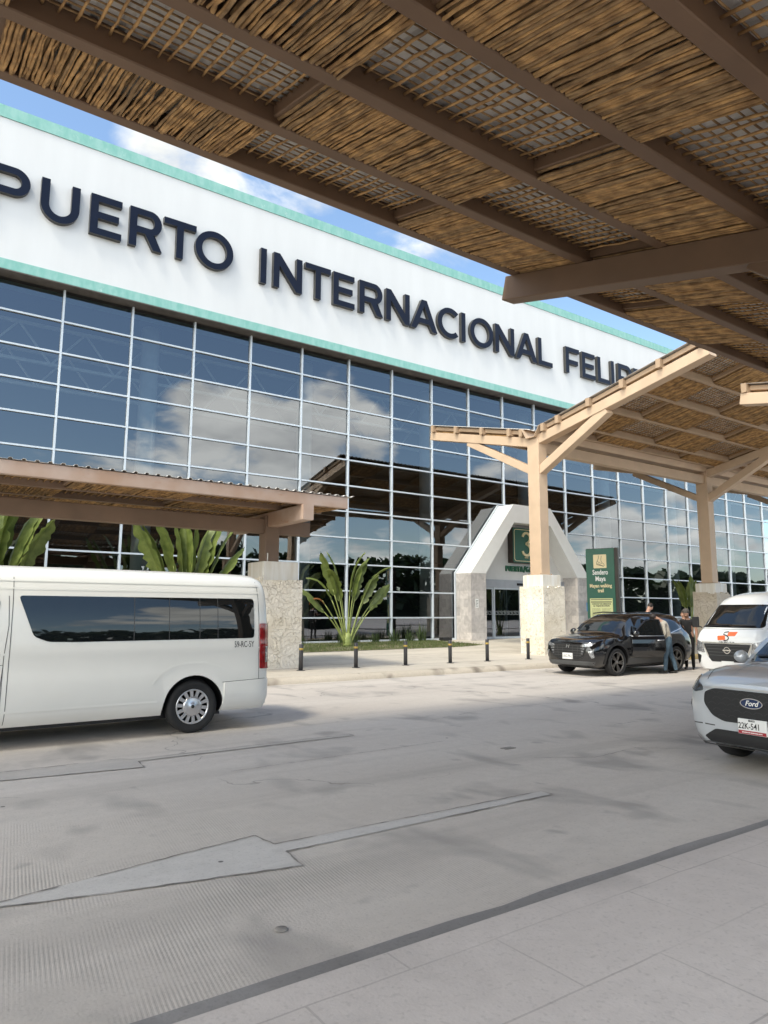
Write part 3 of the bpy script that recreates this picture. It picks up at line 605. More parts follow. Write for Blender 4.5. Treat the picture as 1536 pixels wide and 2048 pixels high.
for i, (x0, x1) in enumerate(((25.36,26.84),(26.84,28.84),(28.9,30.9),(30.9,32.38))):
    f = MB(); y = 27.76 + (.05 if i in (0,3) else 0)
    f.box(x0, x0+.08, y, y+.06, .27, 2.998); f.box(x1-.08, x1, y, y+.06, .27, 2.998); f.box(x0+.08, x1-.08, y, y+.06, .27, .40); f.box(x0+.08, x1-.08, y, y+.06, 2.9, 2.998)
    fo = f.build('door', M['alu'], gate)
    g = MB(); g.add([(x0+.08,y+.03,.4),(x1-.08,y+.03,.4),(x1-.08,y+.03,2.9),(x0+.08,y+.03,2.9)], [(0,1,2,3)]); g.build('pane', M['glass'], fo, fixn=False)
    g = MB(); x = x0 + .1                           # frosted fret band
    while x < x1 - .3:
        for q in ((0,.22,.0,.03),(0,.03,.0,.2),(0,.16,.17,.2),(.13,.16,.08,.17),(.19,.22,.03,.23)): g.box(x+q[0], x+q[1], y+.022, y+.026, 1.55+q[2], 1.55+q[3])
        x += .26
    g.build('fret_band', mat('frost', (.30, .32, .32), .7, var=.05), fo)
b = MB(); b.box(24.56, 24.78, YF - .012, YF - .002, 1.9, 2.35); nb = b.build('notice', M['sign_white'], gate)
b = MB()
for k in range(5): b.box(24.60, 24.60 + (.14, .1, .13, .09, .12)[k], YF - .017, YF - .013, 2.25 - .07*k, 2.275 - .07*k)
b.build('print', M['grey_plastic'], nb)
b = MB(); b.box(33.12, 33.40, YF - .012, YF - .002, 1.75, 2.25); b.build('blue_sticker', M['sticker_blue'], gate)
# gate number sign
gs = thing('gate_number_sign', (28.98, 27.7, 5.3), 'dark green gate sign with large cream number 3 and thin border', 'sign')
def rrect(x0, x1, z0, z1, r, n=6):
    return arc(x1-r, z1-r, r, r, 0, 90, n) + arc(x0+r, z1-r, r, r, 90, 180, n) + arc(x0+r, z0+r, r, r, 180, 270, n) + arc(x1-r, z0+r, r, r, 270, 360, n)
b = MB(); b.box(27.98, 29.98, 27.42, 27.798, 4.36, 6.30); b.build('box', M['sign_dark'], gs, bevel=.02)
b = MB(); b.prism(rrect(28.0,29.96,4.38,6.28,.12), 27.395, 27.417); b.build('panel', M['sign_green'], gs)
vs, fs, nz = fill_curve([rrect(28.07,29.89,4.45,6.21,.16), rrect(28.10,29.86,4.48,6.18,.14)], ext=.006)
b = MB(); b.add([(v.x, 27.386 - v.z, v.y) for v in vs], fs); b.build('border', M['sign_cream'], gs)
three = arc(28.98,5.72,.36,.36,160,-90,24) 
def strip(path, wd):
    L_, R_ = [], []
    for i, p in enumerate(path):
        a = Vector(path[max(i-1,0)]); c = Vector(path[min(i+1,len(path)-1)]); d = (c-a).normalized(); s = Vector((-d.y, d.x))*wd/2
        L_.append(tuple(Vector(p)+s)); R_.append(tuple(Vector(p)-s))
    return L_ + R_[::-1]
t1 = strip(arc(29.0,5.755,.29,.27,168,-62,20) + [(28.97,5.42)], .125); t2 = strip([(28.97,5.44)] + arc(29.0,5.085,.32,.30,72,-165,22), .125)
b = MB()
for t in (t1, t2):
    vs, fs, nz = fill_curve([t], ext=.03); b.add([(v.x, 27.36 - v.z, v.y) for v in vs], fs)
b.build('number', M['sign_cream'], gs)
b = MB()
for k in (-1,0,1): b.lathe([(0,-.012),(.035,-.012),(.035,.012),(0,.012)], 14, axis='y', o=(29.0+.1*k, 27.378, 4.66))
b.build('dots', M['sign_cream'], gs)
gl = thing('gate_lettering', (28.9, 27.7, 4.05), 'green raised gate lettering on wall above the sliding doors', 'sign')
x = 27.74
for ch in 'PUERTA/GATE':
    if ch == '/': sp = [[(0,-.03),(.06,-.03),(.17,.33),(.11,.33)]]; wd = .17
    elif ch == 'G': wd = .215; sp = [arc(.11,.15,.11,.155,50,350,30) + [(.22,.16),(.12,.16),(.12,.105),(.165,.105)] + arc(.11,.15,.055,.10,330,50,24)]
    else:
        wd = {'A':.22,'T':.2,'E':.165,'P':.18,'U':.19,'R':.19}[ch]; sp = glyph(ch, wd, .3, .06)
    vs, fs, nz = fill_curve(sp, ext=.04); b = MB(); b.add([(x + v.x, 27.735 - v.z, 3.90 + v.y) for v in vs], fs); b.build('letter', M['gate_green'], gl); x += wd + .035

# wayfinding totem
tot = thing('wayfinding_totem', (25.9, 20., fz(20)), 'tall dark green walking trail totem sign with yellow notice', 'sign')
ta = radians(-19); tdir = Vector((sin(ta), cos(ta), 0))         # along the face, away from the camera
tn = Vector((-cos(ta), sin(ta), 0))                             # face normal
tW, tH = 1.40, 4.30
def tp(a, z, d): return tot.location + tdir*(-a) + tn*d + Vector((0,0,z))   # a: to the right as read
b = MB(); MT_ = Matrix((tdir*-1, tn, Vector((0,0,1)))).transposed().to_4x4(); MT_.translation = tot.location
b.box(-tW/2, tW/2, -.22, -.005, 0, tH, M_=MT_); b.build('core', M['sign_dark'], tot, bevel=.015)
b = MB(); b.box(-tW/2+.0, tW/2-.14, .0, .03, .02, tH-.02, M_=MT_); b.build('panel', M['sign_green'], tot, bevel=.008)
TC = -.07
def tplate(name, x0, x1, z0, z1, m, d=.034, t=.006, r=None, parent=None):
    b = MB()
    if r: 
        vs, fs, nz = fill_curve([rrect(x0,x1,z0,z1,r)], ext=t/2); b.add([tp(v.x, v.y, d+v.z) for v in vs], fs)
    else: b.box(x0, x1, d-t/2, d+t/2, z0, z1, M_=MT_)
    return b.build(name, m, parent or tot)
pic = tplate('pictogram', TC-.29, TC+.29, 3.42, 4.02, M['sign_cream'], r=.03)
foot = [[(-.05,.50),(-.06,.36),(-.13,.22),(-.15,.14),(-.12,.10),(.02,.075),(.15,.03),(.20,.05),(.19,.10),(.09,.19),(.05,.28),(.06,.38),(.08,.48)], [(-.15,.115),(-.10,.085),(.03,.055),(.17,.01)], [(-.10,.24),(-.02,.17),(.03,.22)], [(-.11,.15),(.0,.11),(.09,.15)]]
b = MB()
for ln in foot:
    vs, fs, nz = fill_curve([strip(ln, .016)], ext=.002); b.add([tp(TC + v.x, 3.48 + v.y, .041 + v.z) for v in vs], fs)
b.build('sandalled_foot', M['sign_dark'], pic)
for txt, sz, z, m, wdt in (('Sendero', .30, 3.14, 'sign_white', .68), ('Maya', .30, 2.86, 'sign_white', .45), ('Mayan walking', .215, 2.58, 'sign_cream', .98), ('trail', .215, 2.37, 'sign_cream', .27)):
    t = text_mesh(txt, sz, .002, .006, wdt); b = MB(); put(b, t, lambda x, y, z_: tp(TC + x, z + y, .036 + z_)); b.build('lettering', M[m], tot)
pap = tplate('notice', TC-.50, TC+.50, .75, 2.10, M['paper'])
b = MB(); b.box(TC-.46, TC+.46, .037, .0385, 2.03, 2.06, M_=MT_); b.box(TC-.46, TC+.46, .037, .0385, 1.92, 1.965, M_=MT_)
r = random.Random(3)
for k in range(16):
    z = 1.64 - .05*k
    for s0, s1 in ((-.42, -.04), (.03, .42)):
        x = TC + s0
        while x < TC + s1 - .05:
            l = r.uniform(.03, .09); b.box(x, min(x+l, TC+s1), .037, .0385, z, z+.014, M_=MT_); x += l + .016
b.build('print', mat('notice_print', (.13, .13, .07), .6, var=.1), pap)
for txt, z in (('CONOCE TUS DERECHOS', 1.83), ('AL VIAJAR EN AVION', 1.745)):
    t = text_mesh(txt, .085, .001, .003, .84 if z > 1.8 else .72); b = MB(); put(b, t, lambda x, y, z_: tp(TC + x, z + y, .039 + z_)); b.build('lettering', M['ink'], pap)

# ------------------------------------------------------------------ stone pillars
def jag_top(x0, x1, z, r, n=9, amp=.14):
    out = []; zz_ = z - r.uniform(0, amp)
    for i in range(n):
        xx = x0 + (x1-x0)*i/(n-1)
        out.append((xx, zz_)); 
        if r.random() < .6 and 0 < i < n-1: zz_ = z - r.uniform(0, amp); out.append((xx + (x1-x0)*.03, zz_))
    return out
def pillar(x0, x1, y0, y1, label, ztop=2.66, cap=3.03, m='coral', stain=True, cx=None, seed=1):
    t = thing('stone_pillar', ((x0+x1)/2, (y0+y1)/2, fz(y0)), label, 'pillar', 'stone pillars carrying the canopy posts')
    i = .09
    b = MB(); b.box(x0+i, x1-i, y0+i, y1-i, fz(y0)-.03, cap); co = b.build('concrete_cap', M['concrete_cap'], t, bevel=.012)
    r = random.Random(seed); b = MB(); z0 = fz(y0) - .05
    th = i + .012
    def slab(plane, a0, a1, h0, h1):
        top = jag_top(a0, a1, ztop, r); n_ = 14
        b.prism([(a0, z0), (a1, z0)] + top[::-1], h0, h1, plane=plane)
    slab('xz', x0, x1, y0, y0+th); slab('xz', x0, x1, y1-th, y1)
    slab('yz', y0+th+.001, y1-th-.001, x0, x0+th); slab('yz', y0+th+.001, y1-th-.001, x1-th, x1)
    cl = b.build('stone_cladding', M[m], t)
    return t
p1 = pillar(8.28, 9.50, 17.3, 18.5, 'pale coral stone pillar with jagged top behind the cream minibus', 2.60, 3.02, seed=5)
b = MB(); b.tube([(8.52,17.5,3.0),(8.52,17.5,3.25)], .018, 8); b.build('conduit', M['concrete_cap'], p1)
pillar(19.45, 20.60, 17.6, 18.75, 'cream coral stone pillar with rust streaked cap beside black car', 2.66, 3.04, seed=8)
pillar(30.8, 31.95, 17.6, 18.75, 'greyish coral stone pillar with jagged top behind the white van', 2.66, 3.03, 'coral_grey', seed=11)

# ------------------------------------------------------------------ bollards
bol = thing('bollard', (9.11, 16.6, fz(16.6)), '', 'bollard', 'grey bollards along the forecourt kerb')
b = MB(); b.lathe([(.056,0),(.056,.66),(.05,.675),(0,.675)], 20); b.build('post', M['bollard'], bol, local=True)
b = MB(); b.lathe([(.0575,.52),(.0575,.575)], 20); b.build('yellow_band', M['yellow'], bol, local=True)
b = MB(); b.lathe([(.11,0.),(.11,.012),(.063,.014)], 20); b.build('base_plate', M['bollard'], bol, local=True)
remap()
BX = [9.11, 10.82, 12.52, 14.2, 15.72, 17.55]
BL = ['grey bollard with yellow band nearest the stone pillar behind the minibus', 'grey bollard with yellow band, second from the minibus, left of the traveller palm base', 'grey bollard with yellow band, third along kerb, just right of the traveller palm',
      'grey bollard with yellow band left of the marble gate leg', 'grey bollard with yellow band in front of the gate doors', 'grey bollard with yellow band in front of the rust streaked stone pillar']
for i, x in enumerate(BX):
    o = bol if i == 0 else dup(bol); o.location = (x, 16.6, fz(16.6)); o['label'] = BL[i]; o.rotation_euler = (random.uniform(-.012,.012), random.uniform(-.015,.015), random.uniform(0,6))

# ------------------------------------------------------------------ canopies
BAYW = 2.78
def stick_pts(L_, r, amp, n=8):
    ph = r.uniform(0, 100); a2 = r.uniform(-.02, .02)
    P = []
    for i in range(n+1):
        t = i/n; y = L_*t
        P.append((amp*(mnoise.noise(Vector((t*2.3, ph, 0)))*1.0 + .55*mnoise.noise(Vector((t*6, ph, 5)))) + a2*(t-.5), y, .6*amp*mnoise.noise(Vector((t*3, ph, 9)))))
    return P
def dense_mesh(wd, L_, seed):
    r = random.Random(seed); b = MB(); x = .02
    while x < wd - .02:
        rad = r.uniform(.0135, .0245); P = stick_pts(L_, r, r.choice((.012, .018, .026, .034))); z = r.uniform(-.012, .012)
        c = x + rad + r.uniform(-.004, .012)
        e0, e1 = r.uniform(-.005, .02), r.uniform(-.02, .01)
        pts = [(c + p[0], p[1] + (e0 if i == 0 else e1 if i == len(P)-1 else 0), z + p[2]) for i, p in enumerate(P)]
        rr = [rad*(1.12 - .3*i/8 + .22*mnoise.noise(Vector((i*1.1, c*9, seed)))) for i in range(9)]
        if r.random() < .5: rr = rr[::-1]
        b.tube(pts, rr, 6, mi=0 if r.random() < .7 else 1)
        x += rad*2 + r.uniform(.0, .009)
        if r.random() < .05: x += .03
    for k in range(int(wd/.085)):      # second layer showing in the gaps
        c = .04 + k*.085 + r.uniform(-.02, .02); P = stick_pts(L_, r, .03, 4)
        b.tube([(c+p[0], p[1], .06 + p[2]) for p in P], .024, 5, mi=1)
    o = b.build('stick_mat', [M['stick'], M['stick2']], None, fixn=False); me = o.data; bpy.data.objects.remove(o); return me
def lattice_mesh(wd, L_, seed):
    r = random.Random(seed); b = MB(); n = round(wd/.155)
    for k in range(n):
        c = (k+.5)*wd/n + r.uniform(-.02, .02); P = stick_pts(L_, r, .03); z = r.uniform(-.006, .006)
        b.tube([(c+p[0], p[1], z+p[2]) for p in P], [r.uniform(.012,.019) for _ in P], 6, mi=0)
    m = round(L_/.125)
    for k in range(m):
        c = (k+.5)*L_/m + r.uniform(-.015, .015); P = stick_pts(wd, r, .022, 12)
        b.tube([(p[1], c+p[0], .032+p[2]*.6) for p in P], [r.uniform(.009,.013) for _ in P], 5, mi=1)
    o = b.build('lattice_panel', [M['stick'], M['stick2']], None, fixn=False); me = o.data; bpy.data.objects.remove(o); return me
_cache = {}
def panel(root, dense, x0, wd, ya, za, yb, zb, var):
    """panel between two purlin edges; ya<yb"""
    L_ = sqrt((yb-ya)**2 + (zb-za)**2); key = (dense, round(wd,2), round(L_,2), var)
    if key not in _cache: _cache[key] = (dense_mesh if dense else lattice_mesh)(wd, L_, hash(key) % 9999)
    o = bpy.data.objects.new('stick_mat' if dense else 'lattice_panel', _cache[key]); COL.objects.link(o); o.parent = root
    o.location = Vector((x0, ya, za)) - root.location; o.rotation_euler = (atan2(zb-za, yb-ya), 0, 0)
def corrugated(root, x0, x1, pts, m=None, pitch=.25, name='roof_sheet'):
    b = MB(); X = []; x = x0
    while x < x1:
        X += [(x, 0), (x+pitch*.62, 0), (x+pitch*.70, .035), (x+pitch*.92, .035)]; x += pitch
    n = len(pts); vs = []
    for x, h in X:
        for y, z in pts: vs.append((x, y, z + h))
    k = len(X); fs = [(i*n+j, (i+1)*n+j, (i+1)*n+j+1, i*n+j+1) for i in range(k-1) for j in range(n-1)]
    b.add(vs, fs); o = b.build(name, m or M['sheet'], root, fixn=False)
    s = o.modifiers.new('solid', 'SOLIDIFY'); s.thickness = .006; s.offset = 1
    return o
def arm(root, xs, purl, ph, pw, X0, X1, parity, mb='beam_shaded', zl=.20, edge_h=None, edge_m=None):
    """purl: list of (y, zbottom) ; xs: bay boundaries ; mats checkerboard"""
    for i, (y, z) in enumerate(purl):
        h = edge_h if (edge_h and i == 0) else ph
        b = MB(); b.beam((X0, y, z + h/2), (X1, y, z + h/2), pw, h, side=(0,1,0)); b.build('purlin', M[edge_m if (edge_m and i == 0) else mb], root)
    for i in range(len(purl)-1):
        (y0, z0), (y1, z1) = purl[i], purl[i+1]
        if abs(y1-y0) < .5: continue
        s = 1 if y1 > y0 else -1; d = (z1-z0)/(y1-y0)
        ya, za = y0 + s*(pw/2+.004), z0 + s*(pw/2+.004)*d; yb, zb = y1 - s*(pw/2+.004), z1 - s*(pw/2+.004)*d
        if s < 0: ya, za, yb, zb = yb, zb, ya, za
        for c in range(len(xs)-1):
            wd = xs[c+1]-xs[c]; dn = (i + c + parity) % 2 == 0
            if wd < 1.5: dn = True
            if dn: panel(root, True, xs[c]+.0, wd, ya, za+.035, yb, zb+.035, (c+i) % 3)
            else: panel(root, False, xs[c]+.04, wd-.08, ya, za+zl, yb, zb+zl, (c+i) % 2)
        for x in xs:
            b = MB(); b.beam((x, ya, za+ph*.62), (x, yb, zb+ph*.62), .075, ph*.55, side=(1,0,0)); b.build('cross_member', M[mb], root)
def bar(root, name, pts, w, h, m='beam'):
    b = MB()
    for i in range(len(pts)-1): b.beam(pts[i], pts[i+1], w, h, side=None if abs((Vector(pts[i+1])-Vector(pts[i])).normalized().z) < .95 else (1,0,0))
    return b.build(name, M[m], root)

# near canopy overhead
near = thing('shade_canopy', (8.7, 1.2, .1), 'brown beamed shade canopy with stick mats overhead nearest the viewer', 'canopy', 'butterfly shade canopies over the road')
NZ = lambda y: 7.5 - .26*(8.25 - y)
npur = [(8.17, NZ(8.17)), (6.77, NZ(6.77)), (5.37, NZ(5.37)), (3.97, NZ(3.97)), (2.57, NZ(2.57)), (1.17, NZ(1.17))]
nshort = [(-1.6, NZ(1.2)+.67), (-.2, NZ(1.2)+.33)]
nx = [.52 - BAYW*2 + 2.69*0 - .0, .52 - BAYW, .52, 3.22, 5.92, 8.70, 11.45, 14.2, 16.95, 19.8]
nx[0] = .52 - 2*BAYW
NX0, NX1 = -5.2, 19.95
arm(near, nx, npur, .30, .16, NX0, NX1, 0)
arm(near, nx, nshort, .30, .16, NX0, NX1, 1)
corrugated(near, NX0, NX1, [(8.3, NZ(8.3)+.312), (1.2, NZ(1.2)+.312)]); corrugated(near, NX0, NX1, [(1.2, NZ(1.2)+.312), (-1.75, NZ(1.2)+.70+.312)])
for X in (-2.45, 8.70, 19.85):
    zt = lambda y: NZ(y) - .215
    bar(near, 'rafter', [(X, 8.46, zt(8.46)), (X, 1.2, zt(1.2))], .30, .42, 'beam_shaded')
    bar(near, 'rafter', [(X, 1.2, zt(1.2)), (X, -1.9, zt(1.2)+.74)], .30, .42, 'beam_shaded')
    bar(near, 'column', [(X, 1.2, .1), (X, 1.2, zt(1.2)+.2)], .5, .5, 'beam_shaded')
    bar(near, 'brace', [(X, 4.15, zt(4.15)-.12), (X, 1.3, 3.75)], .26, .32, 'beam_shaded')
    bar(near, 'brace', [(X, -.6, zt(1.2)+.25), (X, 1.1, 4.1)], .26, .32, 'beam_shaded')

# far canopy with its posts on the stone pillars
far = thing('shade_canopy', (20, 18.2, 3.0), 'sunlit tan shade canopy on braced posts in front of gate', 'canopy', 'butterfly shade canopies over the road')
FL = lambda y: 8.24 + .211*(18.2 - y); FS = lambda y: 8.24 + .243*(y - 18.2)
fpl = [(y, FL(y)) for y in (11.3, 12.7, 14.1, 15.5, 16.9, 17.6)]
fps = [(y, FS(y)) for y in (24.05, 22.5, 20.9, 19.35, 18.7)]
fx = [19.82 + 2.84*i for i in range(9)]
FX0, FX1 = 19.62, 42.7
arm(far, fx, fpl, .29, .16, FX0, FX1, 1, mb='beam_half_shaded'); arm(far, fx, fps, .29, .16, FX0, FX1, 0, mb='beam_half_shaded')
corrugated(far, FX0+.05, FX1, [(11.15, FL(11.15)+.30), (17.9, FL(17.9)+.30)]); corrugated(far, FX0+.05, FX1, [(18.4, FS(18.4)+.30), (24.25, FS(24.25)+.30)])
b = MB(); b.add([(x, y, z) for x in (FX0-.02, FX1) for y, z in ((17.72, FL(17.72)+.27), (18.0, 8.22), (18.4, 8.22), (18.62, FS(18.62)+.27))], [(0,1,5,4),(1,2,6,5),(2,3,7,6)])
g_ = b.build('valley_gutter', M['beam'], far, fixn=False); sm_ = g_.modifiers.new('s', 'SOLIDIFY'); sm_.thickness = .02
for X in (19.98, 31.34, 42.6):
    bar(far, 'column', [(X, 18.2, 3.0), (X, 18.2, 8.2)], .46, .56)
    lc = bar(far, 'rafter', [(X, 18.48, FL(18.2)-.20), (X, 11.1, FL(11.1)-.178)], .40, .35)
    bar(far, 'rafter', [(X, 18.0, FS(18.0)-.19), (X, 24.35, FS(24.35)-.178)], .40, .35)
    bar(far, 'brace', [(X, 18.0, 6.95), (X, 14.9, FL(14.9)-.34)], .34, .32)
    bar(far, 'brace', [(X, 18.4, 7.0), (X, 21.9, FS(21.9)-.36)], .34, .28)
for X, nm_ in ((19.98, far), (31.34, far)):
    b = MB(); b.box(X-.36, X+.36, 17.84, 18.56, 3.035, 3.06)
    for sx in (-.29, .29):
        for sy in (-.29, .29): b.lathe([(.022,3.06),(.022,3.10),(0,3.10)], 8, o=(X+sx, 18.2+sy, 0))
    b.build('base_plate', M['beam_half_shaded'], nm_)
bar(far, 'tie_beam', [(20.22, 18.2, 7.88), (42.4, 18.2, 7.88)], .30, .40)

# low canopy over the minibus stand
low = thing('low_canopy', (8.8, 18, 3.0), 'low flat canopy with rusty pinkish fascia behind the cream minibus', 'canopy')
lx = [-5.1, -2.3, .5, 3.25, 6.0, 8.78, 10.0]
arm(low, lx, [(15.93, 4.40), (17.3, 4.42), (18.7, 4.42), (20.1, 4.42)], .24, .13, -8, 10.03, 1, mb='rust_dark', zl=.13, edge_h=.30, edge_m='rustbeam')
corrugated(low, -8, 10.05, [(15.84, 4.715), (20.25, 4.69)])
for X in (8.80, -2.4):
    bar(low, 'rafter', [(X, 15.78, 4.20), (X, 20.15, 4.20)], .30, .40, 'rustbeam')
    bar(low, 'column', [(X, 18.0, 3.0), (X, 18.0, 4.3)], .42, .42, 'rust_dark')
bar(low, 'tie_beam', [(-8, 17.99, 4.02), (10.02, 17.99, 4.02)], .26, .40, 'rust_dark')

# neighbouring canopy further along, only the end of its arm is in view
nb_ = thing('shade_canopy', (21.7, 5, .1), 'tan canopy arm end with blocks on top at right picture edge', 'canopy', 'butterfly shade canopies over the road')
TZ = lambda y: 8.52 - .2*(11.1 - y)
bar(nb_, 'rafter', [(21.75, 11.15, TZ(11.15)-.19), (21.75, 4.4, TZ(4.4)-.19)], .40, .36)
tpu = [(11.0, TZ(11.0)), (9.6, TZ(9.6)), (8.2, TZ(8.2)), (6.8, TZ(6.8)), (5.4, TZ(5.4))]
arm(nb_, [21.75, 24.5, 27.3], tpu, .29, .16, 21.5, 27.4, 0, mb='beam_half_shaded')
corrugated(nb_, 21.55, 27.4, [(11.12, TZ(11.12)+.3), (4.4, TZ(4.4)+.3)])
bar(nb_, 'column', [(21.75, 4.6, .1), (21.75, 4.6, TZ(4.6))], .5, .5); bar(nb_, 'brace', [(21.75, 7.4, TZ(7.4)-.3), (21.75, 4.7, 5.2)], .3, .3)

# ------------------------------------------------------------------ planting
b = MB()
lawn = [(-20,22.5),(12,22.55),(17,22.7),(19.5,22.9),(21.4,23.3),(22.3,24.0),(22.6,25.0),(22.2,26.2),(22.9,27.88),(-20,27.88)]
b.add([(x, y, fz(y)+.012) for x, y in lawn], [tuple(range(len(lawn)))]); so_ = b.build('lawn_bed', M['soil'], fixn=False); structure(so_)
r = random.Random(5); b = MB()
def inside(x, y):
    return 22.6 < y < 27.7 and x < 22.3 - max(0, (23.6 - y)*2.2)
k = 0
while k < 16000:
    x = r.uniform(6, 22.4); y = r.uniform(22.55, 27.6)
    if not inside(x, y): continue
    if mnoise.noise(Vector((x*.6, y*.9, 3))) < -.25 and r.random() < .8: k += 1; continue
    a = r.uniform(0, 2*pi); h = r.uniform(.04, .11); l = r.uniform(-.04, .04); z = fz(y)+.012
    b.add([(x-.008*cos(a), y-.008*sin(a), z), (x+.008*cos(a), y+.008*sin(a), z), (x+l*sin(a), y+l*cos(a), z+h)], [(0,1,2)]); k += 1
go = b.build('lawn_grass', M['grass'], fixn=False); tag(go, 'patchy green lawn strip between pavement and glass', 'grass', kind='stuff')

def blade(L_, W_, r, droop, tear=.4):
    """banana-like leaf blade along +z from origin, fold V, width along x, bends toward -y ; returns verts, faces"""
    n = 16; m = 3; vs = []; fs = []
    for s in (-1, 1):
        o = len(vs); cuts = [r.random() < tear for _ in range(n+1)]
        for i in range(n+1):
            t = i/n; wv = W_*.5*(sin(pi*min(1, t*.90+.10))**.45)*(1 - .10*t)
            if t > .9: wv *= max(.12, 1 - ((t-.9)/.1)**2)
            if t < .06: wv *= .35
            if cuts[i] and 0 < i < n: wv *= r.uniform(.55, .92)
            th = droop*t*t; z = L_*(sin(th)/max(th, 1e-4) if th else 1)*t; y = -L_*t*(1-cos(th))/max(th, 1e-4)
            for j in range(m+1):
                q = j/m; fold = .42*wv*q + .03*sin(t*23+q*2)*q*W_
                vs.append(Vector((s*wv*q*.93, y - fold*.55 + (.02 if j == 0 else 0), z + q*wv*.28 - .10*q*q*W_)))
        for i in range(n):
            for j in range(m):
                a = o + i*(m+1) + j; f = (a, a+1, a+m+2, a+m+1); fs.append(f if s > 0 else f[::-1])
    return vs, fs
def traveller_palm(loc, H, label, seed, n=13, spread=58, tilt=0., dead=True, lw=.118, dmax=.95):
    t = thing('traveller_palm', loc, label, 'palm', "traveller's palms in the planting strip"); r = random.Random(seed)
    for i in range(n):
        a = radians(-spread + 2*spread*i/(n-1) + r.uniform(-4, 4)); c_ = cos(a)
        PL = H*(.52 + .05*r.uniform(-1, 1)) * (1 - .15*abs(a)); BL_ = H*(.43 + .06*r.uniform(-1, 1))*(1 - .12*abs(a)); 
        base = Vector((.10*(i-(n-1)/2)/n*2, r.uniform(-.05,.05), .02)); bend = a*.25
        pts = []; p = base.copy(); ang = a*.62
        for k in range(7):
            pts.append(p.copy()); p = p + Vector((sin(ang), r.uniform(-.02,.02), cos(ang)))*PL/6; ang += (a*1.05 - a*.62)/6
        b = MB(); b.tube(pts, [.055,.045,.036,.03,.026,.023,.02], 7); b.build('leaf_stalk', M['stalk'], t, local=True)
        d = (pts[-1]-pts[-2]).normalized(); is_dead = dead and i == 1
        vs, fs = blade(BL_*(.5 if is_dead else 1), H*(lw + .02*r.uniform(-1, 1))*(.7 if is_dead else 1), r, r.uniform(.12, dmax) + (1.2 if is_dead else 0), .38 if not is_dead else .7)
        q = d.to_track_quat('Z', 'Y').to_matrix().to_4x4(); spin = r.uniform(-.75, .75)
        # blade turns on its midrib; droop falls outward for the side leaves
        side = -1 if a < 0 else 1
        R_ = Matrix.Translation(pts[-1]) @ q @ Matrix.Rotation(spin + (side*.9 if abs(a) > .55 else 0) + pi*0, 4, 'Z')
        b = MB(); b.add([R_ @ v for v in vs], fs, 0, True); b.tube([R_ @ Vector((0, -.5*BL_*0, 0)), R_ @ Vector((0, .01, BL_*.12))], .018, 6, mi=1)
        lo = b.build('leaf', [M['leaf_brown'] if is_dead else M['leaf'], M['stalk']], t, local=True, fixn=False)
        if is_dead: lo['label'] = 'withered brown leaf'
    b = MB(); b.lathe([(.16,-.05),(.20,.08),(.16,.35),(.10,.55)], 14); b.build('trunk', M['stalk'], t, local=True)
    return t
traveller_palm((16.12, 25.4, fz(25.4)), 4.2, "traveller's palm with fan of torn green leaves and one brown leaf", 4, n=13, spread=45)
traveller_palm((8.9, 24.6, fz(24.6)), 5.3, "traveller's palm right behind the middle of the cream minibus roof", 12, n=10, spread=24, dead=False, lw=.15, dmax=.4)
traveller_palm((2.7, 24.6, fz(24.6)), 5.6, "traveller's palm at the left picture edge behind the cream minibus", 21, n=9, spread=22, dead=False, lw=.155, dmax=.4)
traveller_palm((34.0, 20.9, fz(20.9)), 3.6, "narrow traveller's palm beside the greyish stone pillar near the people", 33, n=7, spread=16, dead=False)

def tuft(x, y, h, label, seed):
    r = random.Random(seed); b = MB(); z = fz(y)
    for k in range(46):
        a = r.uniform(0, 2*pi); l = r.uniform(.5, 1)*h; t = r.uniform(.05, .5); o = Vector((r.uniform(-.22,.22), r.uniform(-.1,.1), 0)); d = Vector((cos(a)*sin(t), sin(a)*sin(t), cos(t)))
        s = Vector((-sin(a), cos(a), 0)).lerp(Vector((1,0,0)), .5).normalized()*.018
        p = [o, o + d*l*.5, o + d*l + Vector((0,0,-.08*l*t))]
        b.add([p[0]-s, p[0]+s, p[1]+s*.9, p[1]-s*.9, p[2]], [(0,1,2,3),(3,2,4)])
    o = b.build('spiky_plant', M['tuft'], None, fixn=False); o.location = (x, y, z)
    tag(o, label, 'plant', 'spiky plants along the foot of the glass'); return o
TX = [(10.9,.6),(12.0,.75),(12.9,.7),(13.9,.6),(14.9,.7),(17.1,.65),(17.8,.6),(18.9,.55),(20.0,.75),(20.9,.7),(21.6,1.1)]
for i, (x, h) in enumerate(TX):
    side = 'left' if x < 16 else 'right'; kk = (4-i) if x < 16 else i-5
    lab = 'spiky green plant at the glass foot, %s to the %s of the big palm' % (ORD[kk], side)
    if i == len(TX)-1: lab = 'tallest spiky green plant, beside the marble gate leg'
    tuft(x, 27.35, h, lab, 40+i)
b = MB(); b.box(22.75, 23.25, 27.1, 27.35, fz(27), fz(27)+.03); b.box(22.72, 23.28, 27.05, 27.4, fz(27)+.03, fz(27)+.17); tag(b.build('floodlight', M['black_plastic'], None, bevel=.02), 'small black ground floodlight beside the marble gate leg', 'lamp')

